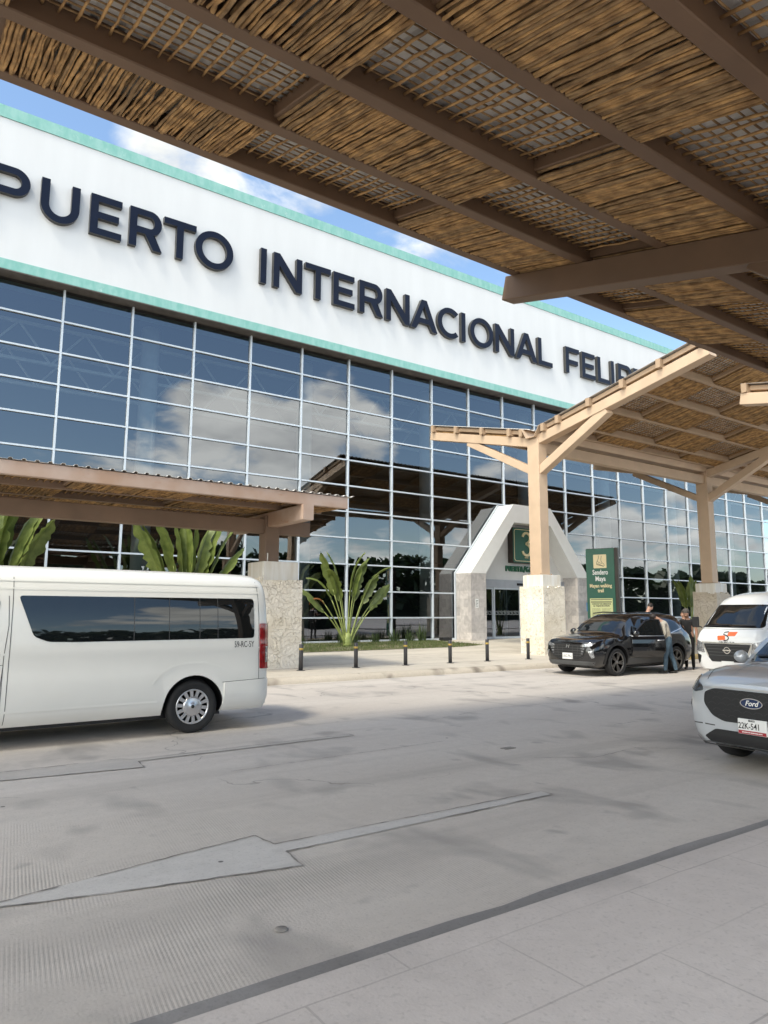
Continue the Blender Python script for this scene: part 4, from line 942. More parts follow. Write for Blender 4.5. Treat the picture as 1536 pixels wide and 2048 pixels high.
# far tree belt on the other side of the road, seen in the glass
r = random.Random(9); b = MB()
for k in range(16000):
    x = r.uniform(-120, 420); top = 8.5 + max(0, min(4, x*.04)) + 2.2*mnoise.noise(Vector((x*.06, 0, 0))) + 1.2*mnoise.noise(Vector((x*.25, 4, 0))); z = top*(r.random()**.6); y = -62 + r.uniform(-3, 3) - (1 - z/9)*0
    s = r.uniform(.6, 1.4); a = Vector((r.uniform(-1,1), r.uniform(-1,1), r.uniform(-1,1))).normalized(); c = a.cross(Vector((.3,.2,1))).normalized()
    p = Vector((x, y, z)); b.add([p - a*s - c*s*.6, p + a*s - c*s*.6, p + a*s + c*s*.6, p - a*s + c*s*.6], [(0,1,2,3)])
b.box(-130, 430, -64, -62.5, 0, 6.0, 1)
tag(b.build('tree_belt', [M['tree'], mat('tree_belt_core', (.015,.024,.01), .9, var=.4, vscale=.8)], None, fixn=False), 'distant dark green belt of trees across the road', 'trees', kind='stuff')
# ------------------------------------------------------------------ vehicles
def loft(stations, mats, sub=6, arches=(), arch_r=.40, y_in=.55):
    """stations: (x, [(y,z[,dx])...]) half sections from bottom centre to top centre. Returns mesh with wheel arches cut."""
    K = len(stations); npt = len(stations[0][1])
    P = [[Vector((x + (p[2] if len(p) > 2 else 0), p[0], p[1])) for p in sec] for x, sec in stations]
    rings = []
    def cr(a, b, c, d, t):
        # limited Catmull-Rom in x-parameter
        m1 = (c - a)*.5; m2 = (d - b)*.5
        for m_ in (m1, m2):
            for i in range(3):
                lim = abs((c-b)[i])*1.6
                m_[i] = max(-lim, min(lim, m_[i]))
        return b*(2*t**3-3*t*t+1) + m1*(t**3-2*t*t+t) + c*(-2*t**3+3*t*t) + m2*(t**3-t*t)
    for i in range(K-1):
        for s in range(sub):
            t = s/sub; rings.append([cr(P[max(i-1,0)][j], P[i][j], P[i+1][j], P[min(i+2,K-1)][j], t) for j in range(npt)])
    rings.append(P[-1])
    bm = bmesh.new(); R = []
    for rg in rings:
        # refine section: insert midpoints for smoothness
        half = rg
        vs = [bm.verts.new((p.x, -p.y, p.z)) for p in half] + [bm.verts.new((p.x, p.y, p.z)) for p in half[-2:0:-1]]
        R.append(vs)
    m = len(R[0])
    for a, b_ in zip(R, R[1:]):
        for k in range(m): bm.faces.new((a[k], a[(k+1) % m], b_[(k+1) % m], b_[k]))
    for rg in (R[0], R[-1]):
        h = npt - 1                                       # strips across the end, mirrored pairs
        for k in range(h):
            quad = [rg[k], rg[k+1], rg[(m-k-1) % m], rg[(m-k) % m]]; q = []
            for v in quad:
                if v not in q: q.append(v)
            if len(q) >= 3: bm.faces.new(q)
    bmesh.ops.remove_doubles(bm, verts=bm.verts, dist=1e-5)
    bmesh.ops.recalc_face_normals(bm, faces=bm.faces)
    for f in bm.faces: f.smooth = True
    me = bpy.data.meshes.new('body'); bm.to_mesh(me); bm.free()
    for m_ in mats: me.materials.append(m_)
    ob = bpy.data.objects.new('tmpbody', me); COL.objects.link(ob)
    for (ax, az) in arches:
        for sgn in (-1, 1):
            c = MB(); c.lathe([(arch_r, -1.3 if sgn < 0 else y_in), (arch_r, -y_in if sgn < 0 else 1.3)], 40, axis='y', o=(ax, 0, az))
            co = c.build('cut', [mats[1]], None)
            md = ob.modifiers.new('b', 'BOOLEAN'); md.object = co; md.operation = 'DIFFERENCE'; md.solver = 'EXACT'; md.material_mode = 'TRANSFER'
    dg = bpy.context.evaluated_depsgraph_get(); dg.update()
    out = bpy.data.meshes.new_from_object(ob.evaluated_get(dg))
    for md in list(ob.modifiers):
        o2 = md.object; ob.modifiers.remove(md); bpy.data.objects.remove(o2)
    bpy.data.objects.remove(ob)
    bm = bmesh.new(); bm.from_mesh(out)
    for e in bm.edges:
        if len(e.link_faces) == 2 and e.link_faces[0].normal.angle(e.link_faces[1].normal, 0) > radians(42): e.smooth = False
    bm.to_mesh(out); bm.free()
    return out
class Car:
    def __init__(s, root, body_me, paint):
        s.root = root; s.body = bpy.data.objects.new('body', body_me); COL.objects.link(s.body); s.body.parent = root
        bm = bmesh.new(); bm.from_mesh(body_me); s.bvh = BVHTree.FromBMesh(bm); bm.free()
    DIR = {'-y': (Vector((0,1,0)), lambda a,b: Vector((a,-4,b))), '+y': (Vector((0,-1,0)), lambda a,b: Vector((a,4,b))), 'f': (Vector((1,0,0)), lambda a,b: Vector((-4,a,b))),
           'r': (Vector((-1,0,0)), lambda a,b: Vector((12,a,b))), 'top': (Vector((0,0,-1)), lambda a,b: Vector((a,b,6)))}
    def hit(s, ax, a, b):
        d, o = s.DIR[ax]; h = s.bvh.ray_cast(o(a, b), d)
        if h[0] is None: return None, None
        n = h[1]; 
        if n.dot(d) > 0: n = -n
        return h[0], n
    def patch(s, name, poly, ax, m, off=.004, grid=.09, parent=None, hole=None, build=True):
        """conforming panel: 2D polygon projected on the body along ax"""
        poly = dens(poly, grid); pts = [Vector(p) for p in poly]; n = len(pts); edges = [(i, (i+1) % n) for i in range(n)]
        x0 = min(p.x for p in pts); x1 = max(p.x for p in pts); y0 = min(p.y for p in pts); y1 = max(p.y for p in pts)
        i = x0 + grid*.5
        while i < x1:
            j = y0 + grid*.5
            while j < y1:
                pts.append(Vector((i + .001*len(pts) % .003, j))); j += grid
            i += grid
        r = geometry.delaunay_2d_cdt(pts, edges, [], 1, 1e-5)
        V, rim = [], []
        ok = True; last = None
        for v in r[0]:
            p, nn = s.hit(ax, v.x, v.y)
            if p is None: p, nn = (last if last else (s.DIR[ax][1](v.x, v.y), -s.DIR[ax][0]))
            last = (p, nn); V.append(p + nn*off); rim.append(p - nn*.01)
        b = MB(); b.add(V, [tuple(f) for f in r[2]], 0, True)
        ec = {}
        for f in r[2]:
            for k in range(len(f)):
                e = (f[k], f[(k+1) % len(f)]); ec[tuple(sorted(e))] = ec.get(tuple(sorted(e)), 0) + 1
        for (a, c), k in ec.items():
            if k == 1: b.add([V[a], V[c], rim[c], rim[a]], [(0,1,2,3)])
        d = s.DIR[ax][0]
        # orient outward
        o = b.build(name, M[m] if isinstance(m, str) else m, parent or s.root, local=True, fixn=False)
        bm = bmesh.new(); bm.from_mesh(o.data)
        for f in bm.faces:
            if f.normal.dot(d) > 0: f.normal_flip()
        bm.to_mesh(o.data); bm.free()
        return o
    def line(s, name, pts, ax, wd, m='seam', off=.003, parent=None, mb=None):
        """thin strip along polyline on the body"""
        pts = [Vector(p) for p in dens(pts, .06, False)]; b = mb or MB(); L_, R_ = [], []
        for i, p in enumerate(pts):
            d = (pts[min(i+1, len(pts)-1)] - pts[max(i-1, 0)]).normalized(); q = Vector((-d.y, d.x))*wd/2
            for lst, v in ((L_, p+q), (R_, p-q)):
                h, n = s.hit(ax, v.x, v.y)
                if h is None: h, n = s.DIR[ax][1](v.x, v.y) + s.DIR[ax][0]*3, -s.DIR[ax][0]
                lst.append(h + n*off)
        n = len(pts); b.add(L_ + R_, [(i, i+1, n+i+1, n+i) for i in range(n-1)], 0, True)
        if mb is None: return b.build(name, M[m], parent or s.root, local=True, fixn=False)
    def text(s, name, txt, ax, a, z, size, width, m, flip=1, off=.006, parent=None, bold=0., shear=0.):
        vs, fs = text_mesh(txt, size, 0, bold, width, shear=shear); b = MB(); V = []
        for v in vs:
            h, n = s.hit(ax, a + flip*v.x, z + v.y); V.append((h + n*off) if h is not None else s.DIR[ax][1](a + flip*v.x, z + v.y) + s.DIR[ax][0]*3)
        b.add(V, fs); return b.build(name, M[m], parent or s.root, local=True, fixn=False)
def dens(poly, st, closed=True):
    out = []; n = len(poly)
    for i in range(n if closed else n-1):
        p = Vector(poly[i]); q = Vector(poly[(i+1) % n]); k = max(1, int((q-p).length/st)); out += [tuple(p.lerp(q, j/k)) for j in range(k)]
    if not closed: out.append(tuple(poly[-1]))
    return out
def rpoly(pts, r, n=4):
    """round the corners of a polygon"""
    out = []; N_ = len(pts)
    for i in range(N_):
        a, p, c = Vector(pts[i-1]), Vector(pts[i]), Vector(pts[(i+1) % N_]); d1 = (a-p); d2 = (c-p); k = min(r, d1.length*.45, d2.length*.45)
        s, e = p + d1.normalized()*k, p + d2.normalized()*k
        for j in range(n+1):
            t = j/n; out.append(tuple(s*(1-t)**2 + p*2*t*(1-t) + e*t*t))
    return out
def wheel(root, x, y, z, R, wd, style, side=-1, steer=0., rim=.66):
    """side -1: outer face towards -y"""
    w_ = bpy.data.objects.new('wheel', None); b = MB(); h = wd/2; s = side
    prof = [(R*rim, -h*.8*1), (R*(.5+rim*.5), -h*.98), (R*.93, -h*.95), (R*.985, -h*.72), (R, -h*.45), (R, h*.45), (R*.985, h*.72), (R*.93, h*.95), (R*rim, h*.8)]
    b.lathe(prof, 40, axis='y', cap=False)
    for k in range(4):      # tread grooves read as thin darker rings
        pass
    tb = b
    o = tb.build('wheel', M['rubber'], root, local=True); o.location = (x, y, z); o.rotation_euler = (0, random.uniform(0, 1), steer)
    rr = R*rim; f = s*h*.78
    b = MB(); b.lathe([(rr*1.0, -h*.8), (rr*1.0, h*.8)], 36, axis='y', mi=1, cap=False); b.lathe([(0, f*.35), (rr*.99, f*.35)], 36, axis='y', mi=1)
    b.lathe([(rr*.90, f*.9), (rr*.93, f*1.06), (rr*1.0, f*1.08), (rr*1.02, f*.9)], 40, axis='y', cap=False)
    def spoke(a, r0, r1, w0, w1, y0, y1, th=.012, tw=0.):
        d = Vector((cos(a), 0, sin(a))); d1 = Vector((cos(a+tw), 0, sin(a+tw))); t0 = Vector((-sin(a), 0, cos(a))); t1 = Vector((-sin(a+tw), 0, cos(a+tw)))
        p = [d*r0 - t0*w0, d*r0 + t0*w0, d1*r1 + t1*w1, d1*r1 - t1*w1]
        yy = [y0, y0, y1, y1]
        A = [Vector((q.x, yy[i]*1.0, q.z)) for i, q in enumerate(p)]; B = [v - Vector((0, s*th*2, 0)) for v in A]
        b.add(A + B, [(0,1,2,3), (7,6,5,4), (0,4,5,1), (1,5,6,2), (2,6,7,3), (3,7,4,0)])
    if style == 'cap':
        n = 14
        for k in range(n): spoke(2*pi*k/n, rr*.50, rr*.93, rr*.085, rr*.105, f*1.0, f*1.0)
        b.lathe([(0, f*1.12), (rr*.17, f*1.12), (rr*.2, f*1.03), (rr*.45, f*1.07), (rr*.58, f*.98), (rr*.58, f*.7)], 36, axis='y', cap=False)
        m0 = M['silver']
    else:
        n = 5
        for k in range(n):
            a = 2*pi*k/n
            for dl, tw in ((-.16, .22), (.16, .05), (.02, .45)):
                spoke(a+dl, rr*.16, rr*.95, rr*.06, rr*.05, f*.82, f*.98, tw=tw)
        b.lathe([(0, f*.95), (rr*.15, f*.93), (rr*.2, f*.8), (rr*.2, f*.4)], 24, axis='y', cap=False); m0 = M['gunmetal'] if style == 'dark' else M['silver']
    ri = b.build('rim', [m0, M['black_plastic']], o, local=True)
    c = MB(); c.lathe([(0, f*1.16), (rr*.10, f*1.15), (rr*.11, f*1.0)], 16, axis='y'); c.build('wheel_cap', M['black_plastic'] if style == 'cap' else M['gunmetal'], o, local=True)
    return o

def van_stations(L_, H, W, zb=.26):
    hw = W/2
    def sec(k, top, zl=0, dx=0, ywk=1., gh=1.):
        """k width factor, top roof height at this station"""
        zr = top; f = (top)/H
        return [(0, zb+zl), (hw*.86*k, zb+zl), (hw*.955*k, zb+.10+zl), (hw*1.0*k, .46), (hw*.992*k, .85), (hw*.975*k, 1.10), (hw*.985*k, 1.145), (hw*.970*k, 1.27), (hw*.961*k, 1.44), (hw*.940*k*ywk, 1.64*f), (hw*.903*k*ywk, 1.86*f), (hw*.872*k*ywk, 1.94*f), (hw*.84*k*ywk, 2.03*f), (hw*.79*k*ywk, 2.115*f), (hw*.70*k*ywk, 2.19*f), (hw*.45*k*ywk, top-.012), (0, top)]
    st = []
    # front: nearly flat nose, raked windscreen
    def nose(x, k, zt, zl=0):
        zs = [zb+zl, zb+zl, zb+.08+zl, .50, .72, .88, .95, 1.02]
        zs = zs + [zt - (zt-1.02)*q for q in (.92, .82, .7, .55, .4, .26, .13, .04, 0)]
        ys = [0, .80, .93, .985, 1., 1., .99, .98, .97, .955, .94, .92, .89, .84, .74, .45, 0]
        return (x, [(hw*k*y, z) for y, z in zip(ys, zs)])
    st.append(nose(0, .80, 1.10, .04)); st.append(nose(.05, .89, 1.20, .02)); st.append(nose(.12, .945, 1.29)); st.append(nose(.25, .975, 1.38)); st.append(nose(.55, .995, 1.66)); st.append((.95, sec(1, 1.98, ywk=.98))); st.append((1.25, sec(1, 2.14))); st.append((1.6, sec(1, 2.21))); st.append((2.2, sec(1, H)))
    st.append((L_*.6, sec(1, H))); st.append((L_-.6, sec(1, H-.01))); st.append((L_-.25, sec(.995, H-.02))); st.append((L_-.10, sec(.975, H-.04))); st.append((L_-.03, sec(.94, H-.09))); st.append((L_, sec(.88, H-.16, .06)))
    return st
def van_wheels(root, xs, R, hy, style):
    for x in xs:
        for sd_ in (-1, 1): wheel(root, x, sd_*hy, R, R, .215, style, sd_)
# cream minibus on the left
LV, HV, WV = 5.92, 2.27, 1.93
van = thing('minibus', (4.88-LV, 10.80, 0), 'cream high roofed minibus with dark side windows, cut by left picture edge', 'minibus')
XW = 3.72 - van.location.x
car = Car(van, loft(van_stations(LV, HV, WV), [M['cream_paint'], M['black_plastic']], 5, [(XW, .36), (1.02, .36)], .43), 'cream')
lx_ = lambda X: X - van.location.x
car.patch('side_window', rpoly([(lx_(1.44),1.865),(lx_(4.62),1.865),(lx_(4.62),1.29),(lx_(2.15),1.28),(lx_(1.80),1.29),(lx_(1.63),1.36)], .05), '-y', 'car_glass', .006)
car.patch('side_window', rpoly([(lx_(1.44),1.865),(lx_(4.62),1.865),(lx_(4.62),1.29),(lx_(2.1),1.275),(lx_(1.62),1.40)], .07), '+y', 'car_glass', .006)
car.patch('cab_window', rpoly([(.98,1.80),(lx_(1.24),1.82),(lx_(1.18),1.30),(.62,1.22)], .06), '-y', 'car_glass', .006)
car.patch('windscreen', rpoly([(-.72,1.18),(.72,1.18),(.62,1.86),(-.62,1.86)], .08), 'f', 'car_glass', .006)
car.patch('rear_window', rpoly([(-.70,1.25),(.70,1.25),(.62,1.85),(-.62,1.85)], .08), 'r', 'car_glass', .006)
for X in (2.86, 3.02*0+3.34, 3.78, 4.05): car.line('window_divider', [(lx_(X), 1.285), (lx_(X), 1.86)], '-y', .008, 'grey_plastic', .008)
for pts in ([(lx_(1.33),1.86),(lx_(1.345),1.5),(lx_(1.31),1.12),(lx_(1.30),.45)], [(lx_(1.38),2.1),(lx_(1.37),1.15),(lx_(1.36),.30)], [(lx_(1.0),1.02),(lx_(1.31),1.02),(lx_(1.28),.62),(lx_(1.0),.62)],
            [(lx_(4.70),2.12),(lx_(4.70),.69)], [(lx_(4.13),.675),(lx_(4.86),.70)]): car.line('panel_gap', pts, '-y', .007)
for pts, w_ in (([(1.3,1.955),(lx_(4.72),1.955)], .016), ([(1.4,2.055),(lx_(4.72),2.055)], .02), ([(lx_(1.37),.46),(lx_(3.2),.47)], .022)): car.line('pressed_rib', pts, '-y', w_, 'cream_paint', .012)
b = MB(); car.line('', [(XW-.60,.70),(XW-.50,.83),(XW-.33,.925),(XW-.1,.965),(XW+.15,.96),(XW+.34,.91),(XW+.48,.84)], '-y', .03, mb=b, off=.014); b.build('arch_flare', M['cream_paint'], van, local=True, fixn=False)
tl = car.patch('tail_lamp', rpoly([(lx_(4.715),1.50),(LV-.012,1.50),(LV-.012,.84),(lx_(4.715),.84)], .02), '-y', 'red_lamp', .016, .05)
car.patch('reverse_lens', [(LV-.075,1.16),(LV-.014,1.16),(LV-.014,.93),(LV-.075,.93)], '-y', 'clear_lamp', .020, .03, parent=tl)
car.patch('tail_lamp', rpoly([(lx_(4.715),1.50),(LV-.012,1.50),(LV-.012,.84),(lx_(4.715),.84)], .02), '+y', 'red_lamp', .012, .05)
car.patch('bumper', rpoly([(lx_(4.16),.665),(LV-.01,.69),(LV-.01,.33),(lx_(4.16),.27)], .03), '-y', 'cream_paint', .014, .07)
car.text('number_lettering', '59-RC-5Y', '-y', lx_(4.46), 1.16, .125, .31, 'ink')
van_wheels(van, (XW, 1.02), .36, .835, 'cap')
b = MB(); b.box(.7, 5.25, -.7, .7, .2, .3); b.build('underbody', M['black_plastic'], van, local=True)

# white van, front towards us
LB = 5.2
wv = thing('white_van', (17.75, 9.95, 0), 'white high roofed van with orange logo parked behind the black car', 'van')
car = Car(wv, loft(van_stations(LB, 2.27, 1.86, .22), [M['white_paint'], M['black_plastic']], 5, [(.98, .35), (3.75, .35)], .42), 'white')
car.patch('windscreen', rpoly([(-.81,1.31),(.81,1.31),(.67,1.90),(-.67,1.90)], .08), 'f', 'car_glass', .006, .07)
car.patch('side_window', rpoly([(1.5,1.84),(4.9,1.84),(4.9,1.27),(1.6,1.27)], .07), '-y', 'car_glass', .006)
car.patch('cab_window', rpoly([(1.02,1.80),(1.42,1.82),(1.42,1.25),(.66,1.22)], .06), '-y', 'car_glass', .006)
gr = car.patch('grille', rpoly([(-.62,.90),(.62,.90),(.50,.55),(.42,.45),(-.42,.45),(-.50,.55)], .03), 'f', 'black_plastic', .012, .06)
for k in range(4): car.line('grille_slat', [(-.56+.03*k,.85-.08*k),(.56-.03*k,.85-.08*k)], 'f', .014, 'grey_plastic', .018, gr)
car.line('chrome_strip', [(-.66,.93),(0,.915),(.66,.93)], 'f', .028, 'chrome', .02)
car.line('chrome_strip', [(-.64,.90),(-.50,.57)], 'f', .03, 'chrome', .02); car.line('chrome_strip', [(.64,.90),(.50,.57)], 'f', .03, 'chrome', .02)
for s in (-1, 1):
    car.patch('headlight', rpoly([(s*.66,.93),(s*.88,1.0),(s*.90,.72),(s*.60,.66)], .03), 'f', 'clear_lamp', .012, .05)
    car.patch('fog_lamp', rpoly([(s*.70,.60),(s*.90,.64),(s*.89,.34),(s*.74,.42)], .02), 'f', 'black_plastic', .012, .05)
b = MB(); h, n_ = car.hit('f', 0, .74); vs, fs, nz = fill_curve([arc(0,0,.085,.085,0,360,28)[:-1], arc(0,0,.068,.068,0,360,28)[:-1]], ext=.006); 
b.add([(h.x-.02-v.z, v.x, .74+v.y) for v in vs], fs); b.box(h.x-.028, h.x-.014, -.11, .11, .725, .755); b.build('front_badge', M['chrome'], wv, local=True)
lg = car.patch('logo_mark', rpoly([(.24,1.10),(.04,1.115),(.04,1.005),(.24,.99)], .02), 'f', 'orange', .006, .04)      # reads left to right seen from the front (+y is on the left)
car.patch('logo_mark', rpoly([(-.04,1.205),(-.28,1.21),(-.22,1.105),(-.02,1.10)], .02), 'f', 'orange', .006, .04)
car.line('logo_stroke', [(-.05,1.205),(.06,1.19),(.08,1.14),(-.03,1.10),(-.06,1.05),(-.02,1.0),(.08,.985)], 'f', .026, 'ink', .009)
car.text('logo_lettering', 'GRUPO SUA', 'f', .0, .925, .055, .42, 'ink', flip=-1, off=.007, bold=.001)
pl = car.patch('number_plate', [(-.16,.47),(.16,.47),(.16,.33),(-.16,.33)], 'f', 'plate_white', .02, .08)
b = MB(); b.tube([(.42,.90,1.30),(.40,1.05,1.36)], .02, 6); b.box(.36,.44,.98,1.14,1.30,1.58); b.build('side_mirror', M['black_plastic'], wv, local=True, bevel=.03)
b = MB(); b.tube([(.42,-.90,1.30),(.40,-1.05,1.36)], .02, 6); b.box(.36,.44,-1.14,-.98,1.30,1.58); b.build('side_mirror', M['black_plastic'], wv, local=True, bevel=.03)
car.line('wiper', [(-.05,1.32),(-.62,1.36)], 'f', .025, 'black_plastic', .02); car.line('wiper', [(.62,1.32),(.05,1.37)], 'f', .025, 'black_plastic', .02)
car.line('panel_gap', [(-.84,1.29),(0,1.265),(.84,1.29)], 'f', .008, 'seam', .004)
van_wheels(wv, (.98, 3.75), .35, .80, 'cap')
b = MB(); b.box(.3, 4.9, -.7, .7, .16, .3); b.build('underbody', M['black_plastic'], wv, local=True)
b = MB(); b.box(.10, .13, .25, .50, 1.45, 1.47); 

def suv_stations(L_, W, H, hood, nose_top, cowl_x, roof_x, drop, zb=.25, belt=.98, front_full=.62):
    hw = W/2
    def S_(x, k, zbx, z2, z3, z4, yr, zr, yr2, zr2, zt, kb=1.):
        return (x, [(0, zbx), (hw*.82*k, zbx), (hw*.93*k, zbx+.09), (hw*.985*k, z2), (hw*1.0*k, z3), (hw*.975*k, (z3*.35+z4*.65)), (hw*.94*k*kb, z4), (hw*yr, zr), (hw*yr2, zr2), (hw*yr2*.55, zr2*.25+zt*.75), (0, zt)])
    h0 = nose_top
    st = [S_(0, .66, zb+.06, .48, .62, h0-.10, .52, h0-.04, .34, h0-.01, h0, .93),
          S_(.05, .80, zb+.03, .48, .63, h0-.07, .66, h0-.01, .45, h0+.02, h0+.03, .95),
          S_(.16, .91, zb, .48, .65, h0-.02, .76, h0+.03, .55, h0+.06, h0+.07, .96),
          S_(.40, .97, zb-.02, .48, .68, h0+.04, .83, h0+.085, .62, h0+.11, h0+.12),
          S_(.80, 1., zb-.03, .48, .70, h0+.09, .86, h0+.13, .66, h0+.155, h0+.165),
          S_(cowl_x-.12, 1., zb-.03, .48, .72, belt-.01, .865, belt+.03, .66, hood-.01, hood),
          S_(cowl_x, 1., zb-.03, .48, .72, belt, .855, belt+.05, .64, hood+.03, hood+.045),
          S_(cowl_x+(roof_x-cowl_x)*.45, 1., zb-.03, .48, .72, belt+.02, .79, hood+(H-hood)*.46, .60, hood+(H-hood)*.53, hood+(H-hood)*.56),
          S_(roof_x, 1., zb-.03, .48, .72, belt+.03, .71, H-.12, .57, H-.055, H-.03),
          S_(roof_x+.55, 1., zb-.03, .48, .72, belt+.05, .70, H-.085, .57, H-.02, H),
          S_(L_*.72, 1., zb-.03, .48, .72, belt+.08, .695, H-.085, .57, H-.022, H-.003),
          S_(L_-.62, 1., zb-.02, .48, .72, belt+.11, .68, H-.115, .55, H-.045, H-.025),
          S_(L_-.34, .985, zb, .48, .72, belt+.10, .66, H-.165, .53, H-.075, H-.052),
          S_(L_-.14, .965, zb+.03, .48, .70, belt+.05, .69, belt+.30, .54, belt+.44, belt+.49),
          S_(L_-.04, .93, zb+.05, .50, .70, belt-.06, .66, belt, .5, belt+.03, belt+.04),
          S_(L_, .86, zb+.10, .52, .70, belt-.12, .60, belt-.08, .45, belt-.06, belt-.05)]
    return st
# black car with its front door open
LS = 4.55
bk = thing('black_car', (15.42, 13.13, 0), 'shiny black crossover car with open front door parked at the forecourt kerb', 'car')
car = Car(bk, loft(suv_stations(LS, 1.86, 1.68, 1.10, .92, 1.16, 1.95, 0, belt=1.01), [M['black_paint'], M['black_plastic']], 5, [(.92, .37), (3.66, .37)], .44, .5), 'black')
car.patch('windscreen', rpoly([(-.64,1.175),(.64,1.175),(.52,1.575),(-.52,1.575)], .06), 'f', 'car_glass', .006, .06)
car.patch('front_window', rpoly([(1.62,1.08),(2.42,1.10),(2.44,1.50),(2.16,1.50)], .05), '-y', 'car_glass', .006, .06)
car.patch('rear_side_window', rpoly([(2.52,1.10),(3.45,1.13),(3.52,1.46),(2.53,1.50)], .05), '-y', 'car_glass', .006, .06)
car.patch('quarter_window', rpoly([(3.56,1.16),(4.05,1.26),(3.95,1.40),(3.62,1.46)], .03), '-y', 'car_glass', .006, .06)
for ax in ('+y',): car.patch('side_window', rpoly([(1.62,1.08),(3.45,1.13),(3.52,1.46),(2.16,1.50)], .05), ax, 'car_glass', .006, .06)
car.line('chrome_strip', [(1.52,1.06),(2.5,1.075),(3.5,1.11),(4.12,1.24)], '-y', .018, 'silver', .008)
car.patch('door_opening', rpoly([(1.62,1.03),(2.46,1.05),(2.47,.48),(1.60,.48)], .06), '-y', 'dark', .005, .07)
gr = car.patch('grille', rpoly([(-.50,.84),(.50,.84),(.66,.80),(.50,.50),(.30,.43),(-.30,.43),(-.50,.50),(-.66,.80)], .03), 'f', 'black_plastic', .008, .06)
for k in range(5): car.line('grille_slat', [(-.60+.035*k,.80-.065*k),(.60-.035*k,.80-.065*k)], 'f', .012, 'grey_plastic', .014, gr)
for q in (-.36,-.18,.18,.36): car.line('grille_slat', [(q,.80),(q*.85,.50)], 'f', .01, 'grey_plastic', .014, gr)
for s in (-1, 1):
    hl = car.patch('headlight', rpoly([(s*.46,.83),(s*.80,.88),(s*.74,.80),(s*.50,.76)], .02), 'f', 'clear_lamp', .014, .04)
    for k in range(4): car.line('daylight_bar', [(s*(.44+.01*k),.80-.07*k),(s*(.60-.03*k),.79-.068*k)], 'f', .035, 'clear_lamp', .02, hl)
    car.patch('fog_lamp', rpoly([(s*.66,.66),(s*.78,.68),(s*.80,.50),(s*.74,.48)], .02), 'f', 'clear_lamp', .012, .04)
car.text('front_badge', 'H', 'f', 0, .74, .13, .13, 'silver', flip=-1, off=.02, shear=.3)
pl = car.patch('number_plate', [(-.17,.60),(.17,.60),(.17,.44),(-.17,.44)], 'f', 'plate_white', .024, .1)
car.text('plate_lettering', 'UUC-795-J', 'f', 0, .49, .09, .28, 'ink', flip=-1, off=.027, parent=pl)
car.patch('lower_bumper', [(-.80,.40),(.80,.40),(.74,.30),(-.74,.30)], 'f', 'grey_plastic', .014, .07)
car.patch('sill_trim', [(1.38,.46),(3.22,.46),(3.22,.30),(1.38,.30)], '-y', 'grey_plastic', .016, .08)
for ax_ in (.92, 3.66):
    car.patch('arch_trim', arc(ax_,.37,.52,.52,-5,185,28) + arc(ax_,.37,.445,.445,185,-5,28), '-y', 'black_plastic', .012, .08)
for pts in ([(2.49,1.06),(2.50,.5)], [(3.38,1.10),(3.36,.85),(3.15,.5)], [(1.52,1.02),(1.50,.5)]): car.line('panel_gap', pts, '-y', .007)
for sy in (-1, 1):
    b = MB(); b.tube([(1.85, sy*.575, 1.66), (2.3, sy*.585, 1.695), (3.3, sy*.57, 1.685), (3.75, sy*.54, 1.63)], [.014,.018,.018,.014], 8); b.build('roof_rail', M['black_plastic'], bk, local=True)
b = MB(); b.tube([(1.52,.88,1.08),(1.50,1.0,1.10)], .022, 6); b.lathe([(.0,-.07),(.08,-.06),(.10,0),(.085,.05),(0,.06)], 14, axis='x', o=(1.5,1.03,1.13)); b.build('side_mirror', M['black_paint'], bk, local=True)
for x in (.92, 3.66):
    for sd_ in (-1, 1): wheel(bk, x, sd_*.81, .365, .365, .235, 'dark', sd_, rim=.74)
b = MB(); b.box(.5, 4.2, -.65, .65, .18, .3); b.build('underbody', M['black_plastic'], bk, local=True)
b = MB(); b.box(1.75,2.0,-.55,-.1,.7,1.15); b.build('seat', M['seat_beige'], bk, local=True, bevel=.05)
# the swung door: its own curved panel with window, hinged at x=1.55
hinge = Vector((1.55, -.925, 0)); dang = radians(-24); DR = Matrix.Translation(hinge) @ Matrix.Rotation(dang, 4, 'Z')
def door_y(z): return -.0 + (.02 if z < .6 else 0) + max(0, (z-.98))*.36
prof_ = [(.02,.50),(.0,.62),(-.01,.75),(0,.90),(.02,1.0)]
dl = 1.02; b = MB(); out = []
def dpt(x, z, th=0.): return DR @ Vector((x, door_y(z) + (.02 if z < .55 else 0) + th - .03*sin(pi*min(1, max(0, (z-.45)/.6))), z))
zs = [.47, .55, .65, .75, .85, .95, 1.03]; xs_ = [0, .25, .5, .75, 1.0]
lean = lambda x, z: x + 0*(z)
vs = [dpt(x*dl - (.06 if z < .6 else 0)*(x > .9), z) for z in zs for x in xs_] + [dpt(x*dl, z, .07) for z in zs for x in xs_]
nx_, nz_ = len(xs_), len(zs); fs = []
for k in range(2):
    o_ = k*nx_*nz_
    for i in range(nz_-1):
        for j in range(nx_-1): fs.append((o_+i*nx_+j, o_+i*nx_+j+1, o_+(i+1)*nx_+j+1, o_+(i+1)*nx_+j))
bd = [i for i in range(nx_)] + [i*nx_+nx_-1 for i in range(1, nz_)] + [(nz_-1)*nx_+j for j in range(nx_-2, -1, -1)] + [i*nx_ for i in range(nz_-2, 0, -1)]
o_ = nx_*nz_
for i in range(len(bd)): a_, c_ = bd[i], bd[(i+1) % len(bd)]; fs.append((a_, c_, o_+c_, o_+a_))
b.add(vs, fs, 0, False); door = b.build('door', M['black_paint'], bk, local=True, bevel=.012); door['label'] = 'open front door'
b = MB(); fr_ = [(.05,1.03),(.22,1.20),(.52,1.44),(.72,1.50),(.98,1.49),(1.0,1.03)]
